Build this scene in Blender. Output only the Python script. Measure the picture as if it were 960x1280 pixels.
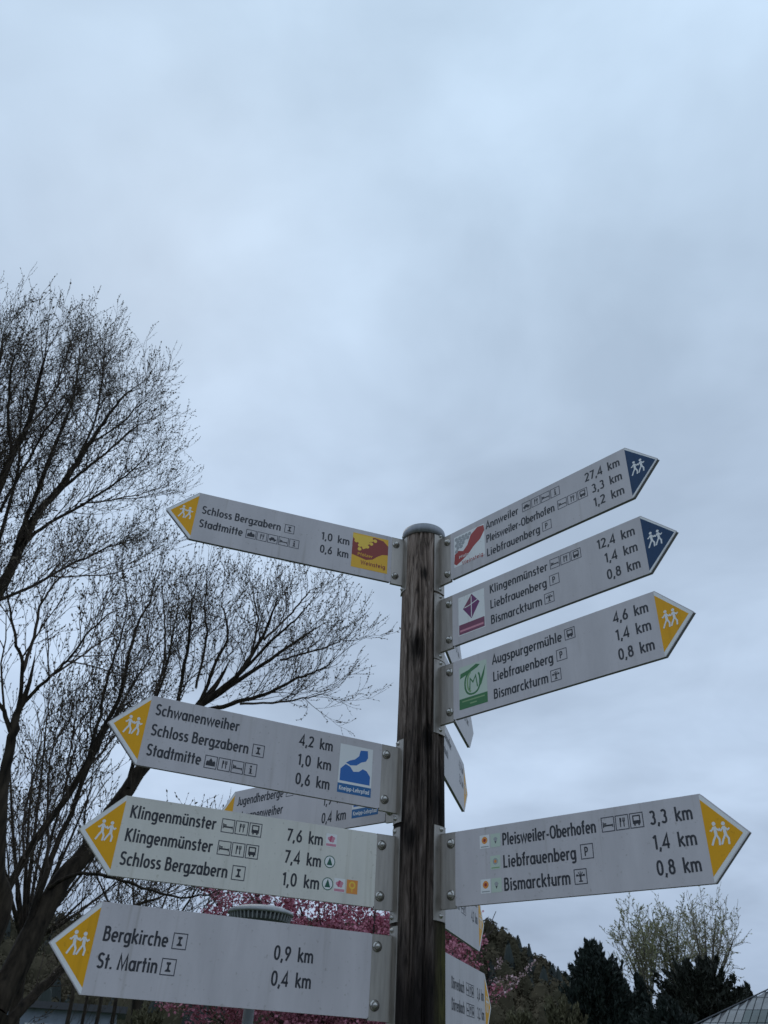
import bpy, math, random
import numpy as np
from mathutils import Matrix, Vector, noise as mnoise

# ------------------------------------------------------------------ clear
for o in list(bpy.data.objects):
    bpy.data.objects.remove(o)
scene = bpy.context.scene
col = scene.collection
R = math.radians

# ------------------------------------------------------------------ camera
CAM_H = 1.65                       # eye height of the photographer
FPX, PITCH, ROLL = 971.1, 0.62777, 0.052785   # focal length for a 960x1280 frame
_f = np.array([0, math.cos(PITCH), math.sin(PITCH)])
_u0 = np.array([0, -math.sin(PITCH), math.cos(PITCH)])
_r0 = np.array([1.0, 0, 0])
_r = math.cos(ROLL) * _r0 + math.sin(ROLL) * _u0
_u = -math.sin(ROLL) * _r0 + math.cos(ROLL) * _u0
cd = bpy.data.cameras.new('camera')
cam = bpy.data.objects.new('camera', cd)
col.objects.link(cam)
m = Matrix.Identity(4)
for i in range(3):
    m[i][0], m[i][1], m[i][2] = _r[i], _u[i], -_f[i]
m[2][3] = CAM_H
cam.matrix_world = m
cd.sensor_fit = 'AUTO'
cd.sensor_width = 36.0
cd.lens = FPX / 1280 * 36.0
cd.clip_start, cd.clip_end = 0.05, 6000
cd.dof.use_dof = True
cd.dof.focus_distance = 2.35
cd.dof.aperture_fstop = 10.0
scene.camera = cam

# ------------------------------------------------------------------ world: overcast sky
SUN_EL, SUN_AZ = 52.0, -25.0       # veiled sun, ahead and to the left
world = bpy.data.worlds.new('World')
scene.world = world
world.use_nodes = True
wn = world.node_tree
wn.nodes.clear()
def wnode(t, **k):
    n = wn.nodes.new(t)
    for a, v in k.items():
        setattr(n, a, v)
    return n
wl = wn.links.new
w_out = wnode('ShaderNodeOutputWorld')
w_bg = wnode('ShaderNodeBackground')
w_bg.inputs['Strength'].default_value = 0.1
wl(w_bg.outputs[0], w_out.inputs[0])
w_sky = wnode('ShaderNodeTexSky', sky_type='NISHITA', sun_disc=False)
w_sky.sun_elevation = R(SUN_EL)
w_sky.sun_rotation = R(SUN_AZ)
w_tc = wnode('ShaderNodeTexCoord')
# cloud deck: the direction is projected on a flat layer overhead so that clouds shrink towards the horizon
w_sep = wnode('ShaderNodeSeparateXYZ')
wl(w_tc.outputs['Generated'], w_sep.inputs[0])
w_zz = wnode('ShaderNodeMath', operation='MAXIMUM'); w_zz.inputs[1].default_value = 0.0
wl(w_sep.outputs['Z'], w_zz.inputs[0])
w_za = wnode('ShaderNodeMath', operation='ADD'); w_za.inputs[1].default_value = 0.28
wl(w_zz.outputs[0], w_za.inputs[0])
w_div = wnode('ShaderNodeVectorMath', operation='DIVIDE')
wl(w_tc.outputs['Generated'], w_div.inputs[0])
w_cmb = wnode('ShaderNodeCombineXYZ')
for i in range(3):
    wl(w_za.outputs[0], w_cmb.inputs[i])
wl(w_cmb.outputs[0], w_div.inputs[1])
w_n1 = wnode('ShaderNodeTexNoise'); w_n1.inputs['Scale'].default_value = 1.35
w_n1.inputs['Detail'].default_value = 5; w_n1.inputs['Roughness'].default_value = 0.5
w_n1.inputs['Distortion'].default_value = 0.25
w_off = wnode('ShaderNodeVectorMath', operation='ADD'); w_off.inputs[1].default_value = (8.307, 4.820, 29.098)
wl(w_div.outputs[0], w_off.inputs[0])
wl(w_off.outputs[0], w_n1.inputs['Vector'])
w_ramp = wnode('ShaderNodeValToRGB')
w_ramp.color_ramp.elements[0].position = 0.34
w_ramp.color_ramp.elements[0].color = (0.70, 0.705, 0.71, 1)
w_ramp.color_ramp.elements[1].position = 0.58
w_ramp.color_ramp.elements[1].color = (1.03, 1.03, 1.025, 1)
wl(w_n1.outputs['Fac'], w_ramp.inputs[0])
# overcast luminance falls from the zenith to the horizon
w_el = wnode('ShaderNodeValToRGB')
e = w_el.color_ramp.elements
e[0].position = 0.0;  e[0].color = (0.300, 0.380, 0.520, 1)
e[1].position = 1.0;  e[1].color = (0.610, 0.780, 0.965, 1)
for p, c in ((0.09, (0.352, 0.440, 0.590, 1)), (0.28, (0.490, 0.605, 0.775, 1)), (0.60, (0.545, 0.678, 0.860, 1))):
    k = e.new(p); k.color = c
wl(w_zz.outputs[0], w_el.inputs[0])
w_n2 = wnode('ShaderNodeTexNoise'); w_n2.inputs['Scale'].default_value = 4.2
w_n2.inputs['Detail'].default_value = 6; w_n2.inputs['Roughness'].default_value = 0.55; w_n2.inputs['Distortion'].default_value = 0.5
wl(w_off.outputs[0], w_n2.inputs['Vector'])
w_r2 = wnode('ShaderNodeValToRGB')
w_r2.color_ramp.elements[0].position = 0.30; w_r2.color_ramp.elements[0].color = (0.93, 0.935, 0.94, 1)
w_r2.color_ramp.elements[1].position = 0.70; w_r2.color_ramp.elements[1].color = (1.065, 1.06, 1.055, 1)
wl(w_n2.outputs['Fac'], w_r2.inputs[0])
w_m2 = wnode('ShaderNodeMix', data_type='RGBA', blend_type='MULTIPLY'); w_m2.inputs['Factor'].default_value = 1.0
wl(w_ramp.outputs[0], w_m2.inputs['A']); wl(w_r2.outputs[0], w_m2.inputs['B'])
w_mul = wnode('ShaderNodeMix', data_type='RGBA', blend_type='MULTIPLY')
w_mul.inputs['Factor'].default_value = 1.0
wl(w_el.outputs[0], w_mul.inputs['A']); wl(w_m2.outputs['Result'], w_mul.inputs['B'])
w_x10 = wnode('ShaderNodeVectorMath', operation='SCALE'); w_x10.inputs['Scale'].default_value = 11.1
wl(w_mul.outputs['Result'], w_x10.inputs[0])
w_mix = wnode('ShaderNodeMix', data_type='RGBA')
w_mix.inputs['Factor'].default_value = 0.94
wl(w_sky.outputs[0], w_mix.inputs['A']); wl(w_x10.outputs[0], w_mix.inputs['B'])
wl(w_mix.outputs['Result'], w_bg.inputs['Color'])

sd = bpy.data.lights.new('sun', 'SUN')
sd.energy = 0.5
sd.angle = R(35)
sd.color = (1.0, 0.96, 0.9)
sun = bpy.data.objects.new('sun', sd)
col.objects.link(sun)
_sdir = Vector((math.sin(R(SUN_AZ)) * math.cos(R(SUN_EL)), math.cos(R(SUN_AZ)) * math.cos(R(SUN_EL)), math.sin(R(SUN_EL))))
sun.rotation_euler = _sdir.to_track_quat('Z', 'Y').to_euler()
sun.location = (0, 0, 30)

scene.render.engine = 'CYCLES'
scene.view_settings.view_transform = 'Standard'
scene.view_settings.look = 'None'
scene.view_settings.exposure = 0.0
scene.view_settings.gamma = 1.0
scene.render.resolution_x, scene.render.resolution_y = 768, 1024

# ------------------------------------------------------------------ helpers
def ray(x, y):
    return (x - 480) / FPX * _r + (640 - y) / FPX * _u + _f
def at(x, y, D):
    """point seen at photo pixel x,y whose horizontal distance from the camera is D"""
    d = ray(x, y)
    d = d / math.hypot(d[0], d[1]) * D
    return np.array([d[0], d[1], d[2] + CAM_H])
def polar(az, D, z=0.0):
    return np.array([D * math.sin(R(az)), D * math.cos(R(az)), z])

MATS = {}
def mat(name, c, rough=0.6, metal=0.0, var=0.0, scale=8.0, stretch=(1, 1, 1), bump=0.0, c2=None, spec=0.5, coords='Object', detail=5, translucent=0.0):
    if name in MATS:
        return MATS[name]
    M = bpy.data.materials.new(name); M.use_nodes = True
    nt = M.node_tree; b = nt.nodes['Principled BSDF']
    b.inputs['Base Color'].default_value = (*c, 1)
    b.inputs['Roughness'].default_value = rough
    b.inputs['Metallic'].default_value = metal
    b.inputs['Specular IOR Level'].default_value = spec
    if var or c2 or bump:
        tc = nt.nodes.new('ShaderNodeTexCoord'); mp = nt.nodes.new('ShaderNodeMapping')
        mp.inputs['Scale'].default_value = stretch
        nt.links.new(tc.outputs[coords], mp.inputs[0])
        n = nt.nodes.new('ShaderNodeTexNoise'); n.inputs['Scale'].default_value = scale
        n.inputs['Detail'].default_value = detail
        n.inputs['Roughness'].default_value = 0.6
        nt.links.new(mp.outputs[0], n.inputs['Vector'])
        rp = nt.nodes.new('ShaderNodeValToRGB')
        lo = c2 if c2 else tuple(v * (1 - var) for v in c)
        rp.color_ramp.elements[0].position = 0.33; rp.color_ramp.elements[0].color = (*lo, 1)
        rp.color_ramp.elements[1].position = 0.67; rp.color_ramp.elements[1].color = (*[min(1, v * (1 + var * 0.5)) for v in c], 1)
        nt.links.new(n.outputs['Fac'], rp.inputs[0])
        nt.links.new(rp.outputs[0], b.inputs['Base Color'])
        if bump:
            bp = nt.nodes.new('ShaderNodeBump'); bp.inputs['Strength'].default_value = bump
            bp.inputs['Distance'].default_value = 0.01
            nt.links.new(n.outputs['Fac'], bp.inputs['Height'])
            nt.links.new(bp.outputs[0], b.inputs['Normal'])
    MATS[name] = M
    return M

class MB:
    def __init__(s):
        s.v = []; s.f = []; s.m = []; s.mats = []
    def mi(s, M):
        if M is None:
            return 0
        if M not in s.mats:
            s.mats.append(M)
        return s.mats.index(M)
    def face(s, pts, M=None):
        i = len(s.v); s.v += [tuple(p) for p in pts]
        s.f.append(tuple(range(i, i + len(pts)))); s.m.append(s.mi(M))
    def prism(s, poly, axis_fn, t0, t1, M=None):
        """polygon (x,y) extruded between t0 and t1; axis_fn(x,y,t)->xyz"""
        n = len(poly); i = len(s.v); k = s.mi(M)
        s.v += [tuple(axis_fn(x, y, t0)) for x, y in poly] + [tuple(axis_fn(x, y, t1)) for x, y in poly]
        s.f.append(tuple(range(i, i + n))); s.m.append(k)
        s.f.append(tuple(range(i + 2 * n - 1, i + n - 1, -1))); s.m.append(k)
        for j in range(n):
            a, b = i + j, i + (j + 1) % n
            s.f.append((a, b, b + n, a + n)); s.m.append(k)
    def box(s, lo, hi, M=None):
        s.prism([(lo[0], lo[1]), (hi[0], lo[1]), (hi[0], hi[1]), (lo[0], hi[1])], lambda x, y, t: (x, y, t), lo[2], hi[2], M)
    def lathe(s, prof, n=32, c=(0, 0, 0), M=None, cap=True):
        k = s.mi(M); i = len(s.v); L = len(prof)
        for r_, z_ in prof:
            for j in range(n):
                a = 2 * math.pi * j / n
                s.v.append((c[0] + r_ * math.cos(a), c[1] + r_ * math.sin(a), c[2] + z_))
        for q in range(L - 1):
            for j in range(n):
                a, b = i + q * n + j, i + q * n + (j + 1) % n
                s.f.append((a, b, b + n, a + n)); s.m.append(k)
        if cap:
            s.f.append(tuple(range(i + n - 1, i - 1, -1))); s.m.append(k)
            s.f.append(tuple(range(i + (L - 1) * n, i + L * n))); s.m.append(k)
    def build(s, name, M=None, parent=None, smooth=False, bevel=0.0):
        me = bpy.data.meshes.new(name)
        me.from_pydata(s.v, [], s.f)
        ms = s.mats if s.mats else [M]
        for x in ms:
            me.materials.append(x)
        if s.mats:
            me.polygons.foreach_set('material_index', s.m)
        if smooth:
            me.polygons.foreach_set('use_smooth', [True] * len(s.f))
        me.update()
        o = bpy.data.objects.new(name, me); col.objects.link(o)
        if parent:
            o.parent = parent
        if bevel:
            b = o.modifiers.new('bevel', 'BEVEL'); b.width = bevel; b.segments = 2; b.limit_method = 'ANGLE'
        return o

def np_mesh(name, V, F, M, parent=None, smooth=False):
    """fast mesh from numpy arrays; F is (n,3) or (n,4)"""
    me = bpy.data.meshes.new(name)
    V = np.asarray(V, np.float32); F = np.asarray(F, np.int32)
    k = F.shape[1]
    me.vertices.add(len(V)); me.vertices.foreach_set('co', V.ravel())
    me.loops.add(F.size); me.loops.foreach_set('vertex_index', F.ravel())
    me.polygons.add(len(F)); me.polygons.foreach_set('loop_start', np.arange(0, F.size, k, dtype=np.int32))
    me.polygons.foreach_set('loop_total', np.full(len(F), k, np.int32))
    if smooth:
        me.polygons.foreach_set('use_smooth', np.ones(len(F), bool))
    me.materials.append(M)
    me.update(calc_edges=True); me.validate()
    o = bpy.data.objects.new(name, me); col.objects.link(o)
    if parent:
        o.parent = parent
    return o

def empty(name, loc, rot=(0, 0, 0)):
    o = bpy.data.objects.new(name, None); col.objects.link(o)
    o.location = loc; o.rotation_euler = rot; o.empty_display_size = 0.1
    return o
def tag(o, label=None, cat=None, group=None, kind=None):
    if label: o['label'] = label
    if cat: o['category'] = cat
    if group: o['group'] = group
    if kind: o['kind'] = kind
    return o

# ------------------------------------------------------------------ setting: ground, path, hill
g_grass = mat('meadow_grass', (0.060, 0.085, 0.028), 0.9, var=0.5, scale=0.8, bump=0.4, c2=(0.035, 0.05, 0.018))
mb = MB()
nA = 72
rings = [0.0, 3, 8, 20, 60, 150, 500, 1500, 4000]
prev = None
for r_ in rings:
    cur = []
    for j in range(nA):
        a = 2 * math.pi * j / nA
        cur.append(len(mb.v)); mb.v.append((r_ * math.cos(a), r_ * math.sin(a), 0.0))
        if r_ == 0: break
    if prev is not None:
        if len(prev) == 1:
            for j in range(nA): mb.f.append((prev[0], cur[j], cur[(j + 1) % nA])); mb.m.append(0)
        else:
            for j in range(nA): mb.f.append((prev[j], cur[j], cur[(j + 1) % nA], prev[(j + 1) % nA])); mb.m.append(0)
    prev = cur
tag(mb.build('ground', g_grass), kind='structure')
mb = MB()
mb.face([(-30, -1.5, 0.004), (30, -2.6, 0.004), (30, 1.0, 0.004), (-30, 1.55, 0.004)])
tag(mb.build('path', mat('path_gravel', (0.20, 0.18, 0.155), 0.9, var=0.35, scale=30, bump=0.3)), kind='structure')

def hill_el(az):
    P = [(-90, 3.5), (-60, 4.6), (-40, 5.2), (-22, 5.75), (-12, 6.3), (0, 7.0), (5, 7.35), (8, 7.2), (9.7, 6.55), (11, 5.75), (12.6, 4.55), (14.5, 3.5), (17, 2.3), (22, 1.4), (40, 1.2), (90, 1.0)]
    return float(np.interp(az, [p[0] for p in P], [p[1] for p in P]))
HD = 380.0
def hill_z(az, D):
    top = math.tan(R(hill_el(az))) * HD + CAM_H - 6.0
    t = (D - 130) / (HD - 130)
    t = max(0.0, min(1.0, t))
    s_ = t * t * (3 - 2 * t)
    zz = top * s_
    if D > HD: zz = top * max(0.0, 1 - ((D - HD) / 420) ** 2)
    return zz - 0.3
V, F = [], []
azs = np.arange(-90, 90.1, 1.5); Ds = list(np.linspace(130, HD, 16)) + [430, 500, 600, 760]
for D in Ds:
    for a in azs:
        V.append(polar(a, D, hill_z(a, D)))
w_ = len(azs)
for q in range(len(Ds) - 1):
    for j in range(w_ - 1):
        i = q * w_ + j; F.append((i, i + 1, i + 1 + w_, i + w_))
hill_m = mat('hill_floor', (0.10, 0.085, 0.055), 0.95, var=0.5, scale=0.05)
tag(np_mesh('hill', V, F, hill_m, smooth=True), kind='structure')

# forest on the hill: leafy clumps, too far off to count
rng = np.random.default_rng(5)
def leaf_quads(C, size, rng, flat=1.0, updir=None, aspect=1.0):
    """one small quad at each centre, random orientation"""
    n = len(C)
    a = rng.normal(size=(n, 3)); a /= np.linalg.norm(a, axis=1)[:, None]
    if updir is not None:
        a = a * (1 - flat) + updir * flat; a /= np.linalg.norm(a, axis=1)[:, None]
    b = rng.normal(size=(n, 3)); b -= (b * a).sum(1)[:, None] * a; b /= np.linalg.norm(b, axis=1)[:, None] + 1e-9
    s_ = (size if np.ndim(size) else np.full(n, size))[:, None]
    A = a * s_; B = b * s_ / aspect
    V = np.stack([C - A, C + B * 0.9, C + A, C - B * 0.9], 1).reshape(-1, 3)
    F = np.arange(n * 4).reshape(n, 4)
    return V, F
def shell_quads(C, size, rng, N, jitter=0.6, aspect=1.3):
    """small quads that face along N (with jitter), so that a crown shades as a volume"""
    n = len(C)
    N = N / (np.linalg.norm(N, axis=1)[:, None] + 1e-9) + rng.normal(size=(n, 3)) * jitter; N /= np.linalg.norm(N, axis=1)[:, None]
    a = rng.normal(size=(n, 3)); a -= (a * N).sum(1)[:, None] * N; a /= np.linalg.norm(a, axis=1)[:, None] + 1e-9
    b = np.cross(N, a); s_ = np.asarray(size)[:, None]
    V = np.stack([C - a * s_, C + b * s_ / aspect, C + a * s_, C - b * s_ / aspect], 1).reshape(-1, 3)
    return V, np.arange(n * 4).reshape(n, 4)
def forest(name, colr, seed, count, shape, label):
    rg = np.random.default_rng(seed); Cs, Ss, Ns, Hs = [], [], [], []
    for i in range(count):
        az = rg.uniform(-29, 20)
        D = HD - rg.random() ** 1.3 * 235 if rg.random() < 0.92 else HD + rg.uniform(0, 30)
        z0 = hill_z(az, D); h = rg.uniform(5.5, 14.5) * (0.75 + 0.25 * D / HD); w = h * rg.uniform(0.24, 0.34)
        k = 260
        t = rg.random(k) ** 0.8
        if shape == 'cone':
            rad = w * (1.02 - t) * rg.uniform(0.5, 1.0, k) * 0.85
        else:
            rad = w * np.sqrt(np.clip(1 - (2 * t - 1.0) ** 2, 0, 1)) * rg.uniform(0.6, 1.05, k)
        ph = rg.random(k) * 2 * math.pi
        b = polar(az, D, z0)
        Cs.append(np.stack([b[0] + rad * np.cos(ph), b[1] + rad * np.sin(ph), b[2] + h * (0.12 + 0.88 * t)], 1))
        la = np.array([-1.5, -0.8, -0.2, 0.4, 1.0, 1.5]); lo = np.arange(9) * 2 * math.pi / 9
        prof = np.cos(la) if shape != 'cone' else np.array([0.2, 1.0, 0.8, 0.55, 0.3, 0.05])
        gx = prof[:, None] * np.cos(lo) * w * 0.64 * rg.uniform(0.85, 1.1, (6, 9)); gy = prof[:, None] * np.sin(lo) * w * 0.64; gz = (0.56 + 0.40 * np.sin(la))[:, None] * h * rg.uniform(0.96, 1.02, (6, 9))
        gp = np.stack([b[0] + gx, b[1] + gy, b[2] + gz], -1); gq = np.roll(gp, -1, 1)
        Hs.append(np.stack([gp[:-1], gq[:-1], gq[1:], gp[1:]], 2).reshape(-1, 4, 3))
        Ns.append(np.stack([np.cos(ph), np.sin(ph), 0.5 + 0.9 * t], 1))
        Ss.append(rg.uniform(0.0008, 0.0017, k) * D)
    V, F = shell_quads(np.concatenate(Cs), np.concatenate(Ss), rg, np.concatenate(Ns), 0.45)
    CV = np.concatenate(Hs).reshape(-1, 3); CF = np.arange(len(CV)).reshape(-1, 4) + len(V)
    V = np.concatenate([V, CV]); F = np.concatenate([F, CF])
    o = np_mesh(name, V, F, colr)
    return tag(o, label, 'forest', kind='stuff')
forest('hill_forest', mat('far_deciduous', (0.078, 0.064, 0.042), 0.95, var=0.4, scale=0.05, c2=(0.050, 0.047, 0.030), spec=0.05), 11, 1500, 'round', 'brownish bare forest covering the distant hill behind the signpost')
forest('hill_forest', mat('far_conifer', (0.030, 0.038, 0.034), 0.95, var=0.4, scale=0.08), 12, 520, 'cone', 'dark conifers scattered through the wood on the distant hill')

# ------------------------------------------------------------------ stroke lettering (condensed sans like the signs)
XH = 0.69; SW = 0.135
def arc(cx, cy, rx, ry, a0, a1, n=14):
    # slightly squared ellipse, as in a condensed geometric sans
    out = []
    for i in range(n + 1):
        a = R(a0 + (a1 - a0) * i / n); c, s_ = math.cos(a), math.sin(a)
        p = 0.86
        out.append((cx + rx * math.copysign(abs(c) ** p, c), cy + ry * math.copysign(abs(s_) ** p, s_)))
    return out
h_ = SW / 2
oy, ory = XH / 2, XH / 2 - h_ + 0.008
ow = 0.148
def bowl(cx): return arc(cx, oy, ow, ory, 0, 360, 20)
G = {}
G['o'] = (0.43, [bowl(0.215)])
G['c'] = (0.365, [arc(0.215, oy, ow, ory, 48, 312)])
G['e'] = (0.42, [[(0.07, 0.335), (0.36, 0.335)] , arc(0.215, oy, ow, ory, -2, 308)])
G['a'] = (0.445, [bowl(0.205), [(0.372, 0), (0.372, XH)]])
G['d'] = (0.445, [bowl(0.205), [(0.372, 0), (0.372, 1.03)]])
G['b'] = (0.445, [bowl(0.24), [(0.075, 0), (0.075, 1.03)]])
G['p'] = (0.445, [bowl(0.24), [(0.075, -0.27), (0.075, XH)]])
G['g'] = (0.445, [bowl(0.205), [(0.372, XH), (0.372, -0.06)] + arc(0.222, -0.06, 0.15, 0.15, 0, -140, 10)[1:]])
_arch = lambda x0, x1: [(x0, 0.30)] + arc((x0 + x1) / 2, 0.42, (x1 - x0) / 2, XH - h_ - 0.42 + 0.008, 180, 0, 10) + [(x1, 0)]
G['n'] = (0.43, [[(0.075, 0), (0.075, XH)], _arch(0.075, 0.352)])
G['h'] = (0.43, [[(0.075, 0), (0.075, 1.03)], _arch(0.075, 0.352)])
G['m'] = (0.66, [[(0.075, 0), (0.075, XH)], _arch(0.075, 0.33), _arch(0.33, 0.585)])
G['u'] = (0.43, [[(0.352, XH), (0.352, 0)], [(0.075, XH), (0.075, 0.27)] + arc(0.2135, 0.27, 0.1385, 0.27 - h_, 180, 360, 10)])
G['ü'] = (0.43, G['u'][1] + [[(0.13, 0.80), (0.13, 0.93)], [(0.297, 0.80), (0.297, 0.93)]])
G['ö'] = (0.43, G['o'][1] + [[(0.13, 0.80), (0.13, 0.93)], [(0.297, 0.80), (0.297, 0.93)]])
G['ä'] = (0.445, G['a'][1] + [[(0.13, 0.80), (0.13, 0.93)], [(0.297, 0.80), (0.297, 0.93)]])
G['r'] = (0.285, [[(0.075, 0), (0.075, XH)], [(0.075, 0.36)] + arc(0.235, 0.40, 0.16, XH - h_ - 0.40, 180, 75, 8)])
G['t'] = (0.27, [[(0.13, 0), (0.13, 0.93)], [(0.0, XH - h_), (0.26, XH - h_)]])
G['f'] = (0.27, [[(0.12, 0), (0.12, 0.84)] + arc(0.24, 0.84, 0.12, 0.14, 180, 85, 6), [(0.0, XH - h_), (0.25, XH - h_)]])
G['i'] = (0.19, [[(0.095, 0), (0.095, XH)], [(0.095, 0.81), (0.095, 0.96)]])
G['l'] = (0.19, [[(0.095, 0), (0.095, 1.03)]])
G['k'] = (0.41, [[(0.075, 0), (0.075, 1.03)], [(0.36, XH), (0.10, 0.34)], [(0.15, 0.42), (0.38, 0)]])
G['s'] = (0.335, [arc(0.165, 0.505, 0.105, 0.127, 30, 225, 10) + arc(0.165, 0.19, 0.112, 0.135, 55, -150, 10)])
G['w'] = (0.60, [[(0.03, XH), (0.165, 0.05), (0.30, XH - 0.03), (0.435, 0.05), (0.57, XH)]])
G['z'] = (0.36, [[(0.03, XH - h_), (0.315, XH - h_), (0.05, h_), (0.34, h_)]])
G['S'] = (0.42, [arc(0.205, 0.735, 0.14, 0.205, 25, 235, 12) + arc(0.205, 0.27, 0.145, 0.21, 55, -155, 12)])
G['B'] = (0.46, [[(0.085, 0), (0.085, 1.0)], [(0.085, 1 - h_), (0.22, 1 - h_)] + arc(0.22, 0.745, 0.13, 0.19, 90, -90, 8) + [(0.085, 0.555)], [(0.22, 0.555)] + arc(0.235, 0.31, 0.155, 0.245, 90, -90, 10) + [(0.085, h_)]])
G['P'] = (0.43, [[(0.085, 0), (0.085, 1.0)], [(0.085, 1 - h_), (0.21, 1 - h_)] + arc(0.21, 0.70, 0.155, 0.237, 90, -90, 10) + [(0.085, 0.463)]])
G['A'] = (0.50, [[(0.035, 0), (0.25, 0.98), (0.465, 0)], [(0.12, 0.29), (0.38, 0.29)]])
G['O'] = (0.56, [arc(0.28, 0.5, 0.212, 0.445, 0, 360, 24)])
G['L'] = (0.38, [[(0.085, 1.0), (0.085, h_), (0.365, h_)]])
G['K'] = (0.46, [[(0.085, 0), (0.085, 1.0)], [(0.40, 1.0), (0.11, 0.50)], [(0.16, 0.58), (0.435, 0)]])
G['J'] = (0.33, [[(0.245, 1.0), (0.245, 0.2)] + arc(0.145, 0.2, 0.10, 0.2 - h_, 0, -150, 8)[1:]])
G['M'] = (0.66, [[(0.07, 0), (0.13, 0.97), (0.33, 0.12), (0.53, 0.97), (0.59, 0)]])
G['W'] = (0.72, [[(0.03, 1.0), (0.195, 0.06), (0.36, 0.95), (0.525, 0.06), (0.69, 1.0)]])
G['D'] = (0.50, [[(0.085, 0), (0.085, 1.0)], [(0.085, 1 - h_), (0.2, 1 - h_)] + arc(0.2, 0.5, 0.225, 0.5 - h_, 90, -90, 12) + [(0.085, h_)]])
G['0'] = (0.46, [arc(0.23, 0.5, 0.155, 0.44, 0, 360, 22)])
G['1'] = (0.30, [[(0.205, 0), (0.205, 1.0)], [(0.205, 0.94), (0.05, 0.80)]])
G['2'] = (0.46, [arc(0.22, 0.72, 0.15, 0.217, 165, -10, 10) + [(0.34, 0.58), (0.08, h_), (0.41, h_)]])
G['3'] = (0.46, [arc(0.21, 0.735, 0.135, 0.20, 150, -85, 10) , arc(0.21, 0.295, 0.15, 0.235, 88, -150, 12)])
G['4'] = (0.46, [[(0.33, 0), (0.33, 0.97), (0.04, 0.27), (0.44, 0.27)]])
G['6'] = (0.46, [arc(0.23, 0.30, 0.15, 0.24, 0, 360, 18), [(0.33, 0.99), (0.14, 0.56), (0.085, 0.36)]])
G['7'] = (0.44, [[(0.04, 1 - h_), (0.37, 1 - h_), (0.15, 0)]])
G['8'] = (0.46, [arc(0.23, 0.745, 0.125, 0.19, 0, 360, 16), arc(0.23, 0.30, 0.15, 0.235, 0, 360, 18)])
G['9'] = (0.46, [arc(0.23, 0.70, 0.15, 0.24, 0, 360, 18), [(0.13, 0.01), (0.32, 0.44), (0.375, 0.64)]])
G[','] = (0.20, [[(0.11, 0.12), (0.05, -0.17)]])
G['.'] = (0.20, [[(0.1, 0), (0.1, 0.14)]])
G['-'] = (0.30, [[(0.04, 0.34), (0.26, 0.34)]])
G[' '] = (0.22, [])

def ribbon(pts, w):
    """miter-joined ribbon quads along a 2D polyline"""
    P = [np.array(p, float) for p in pts]
    closed = np.linalg.norm(P[0] - P[-1]) < 1e-6 and len(P) > 3
    n = len(P); L, Rr = [], []
    for i in range(n):
        a = P[i - 1] if i > 0 else (P[-2] if closed else None)
        b = P[i + 1] if i < n - 1 else (P[1] if closed else None)
        t1 = (P[i] - a) if a is not None else None
        t2 = (b - P[i]) if b is not None else None
        if t1 is not None: t1 = t1 / (np.linalg.norm(t1) + 1e-12)
        if t2 is not None: t2 = t2 / (np.linalg.norm(t2) + 1e-12)
        if t1 is None: t1 = t2
        if t2 is None: t2 = t1
        n1 = np.array([-t1[1], t1[0]]); n2 = np.array([-t2[1], t2[0]])
        mm = n1 + n2; ln = np.linalg.norm(mm)
        mm = mm / ln if ln > 1e-6 else n1
        k = w / 2 / max(0.42, float(mm @ n1))
        L.append(P[i] + mm * k); Rr.append(P[i] - mm * k)
    return [(L[i], L[i + 1], Rr[i + 1], Rr[i]) for i in range(n - 1)]
def text_strokes(txt, kern=0.045):
    x = 0; out = []
    for ch in txt:
        adv, st = G[ch]
        out += [[(px + x, py) for px, py in s_] for s_ in st]
        x += adv + (kern if ch != ' ' else 0)
    return out, x - kern

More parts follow.
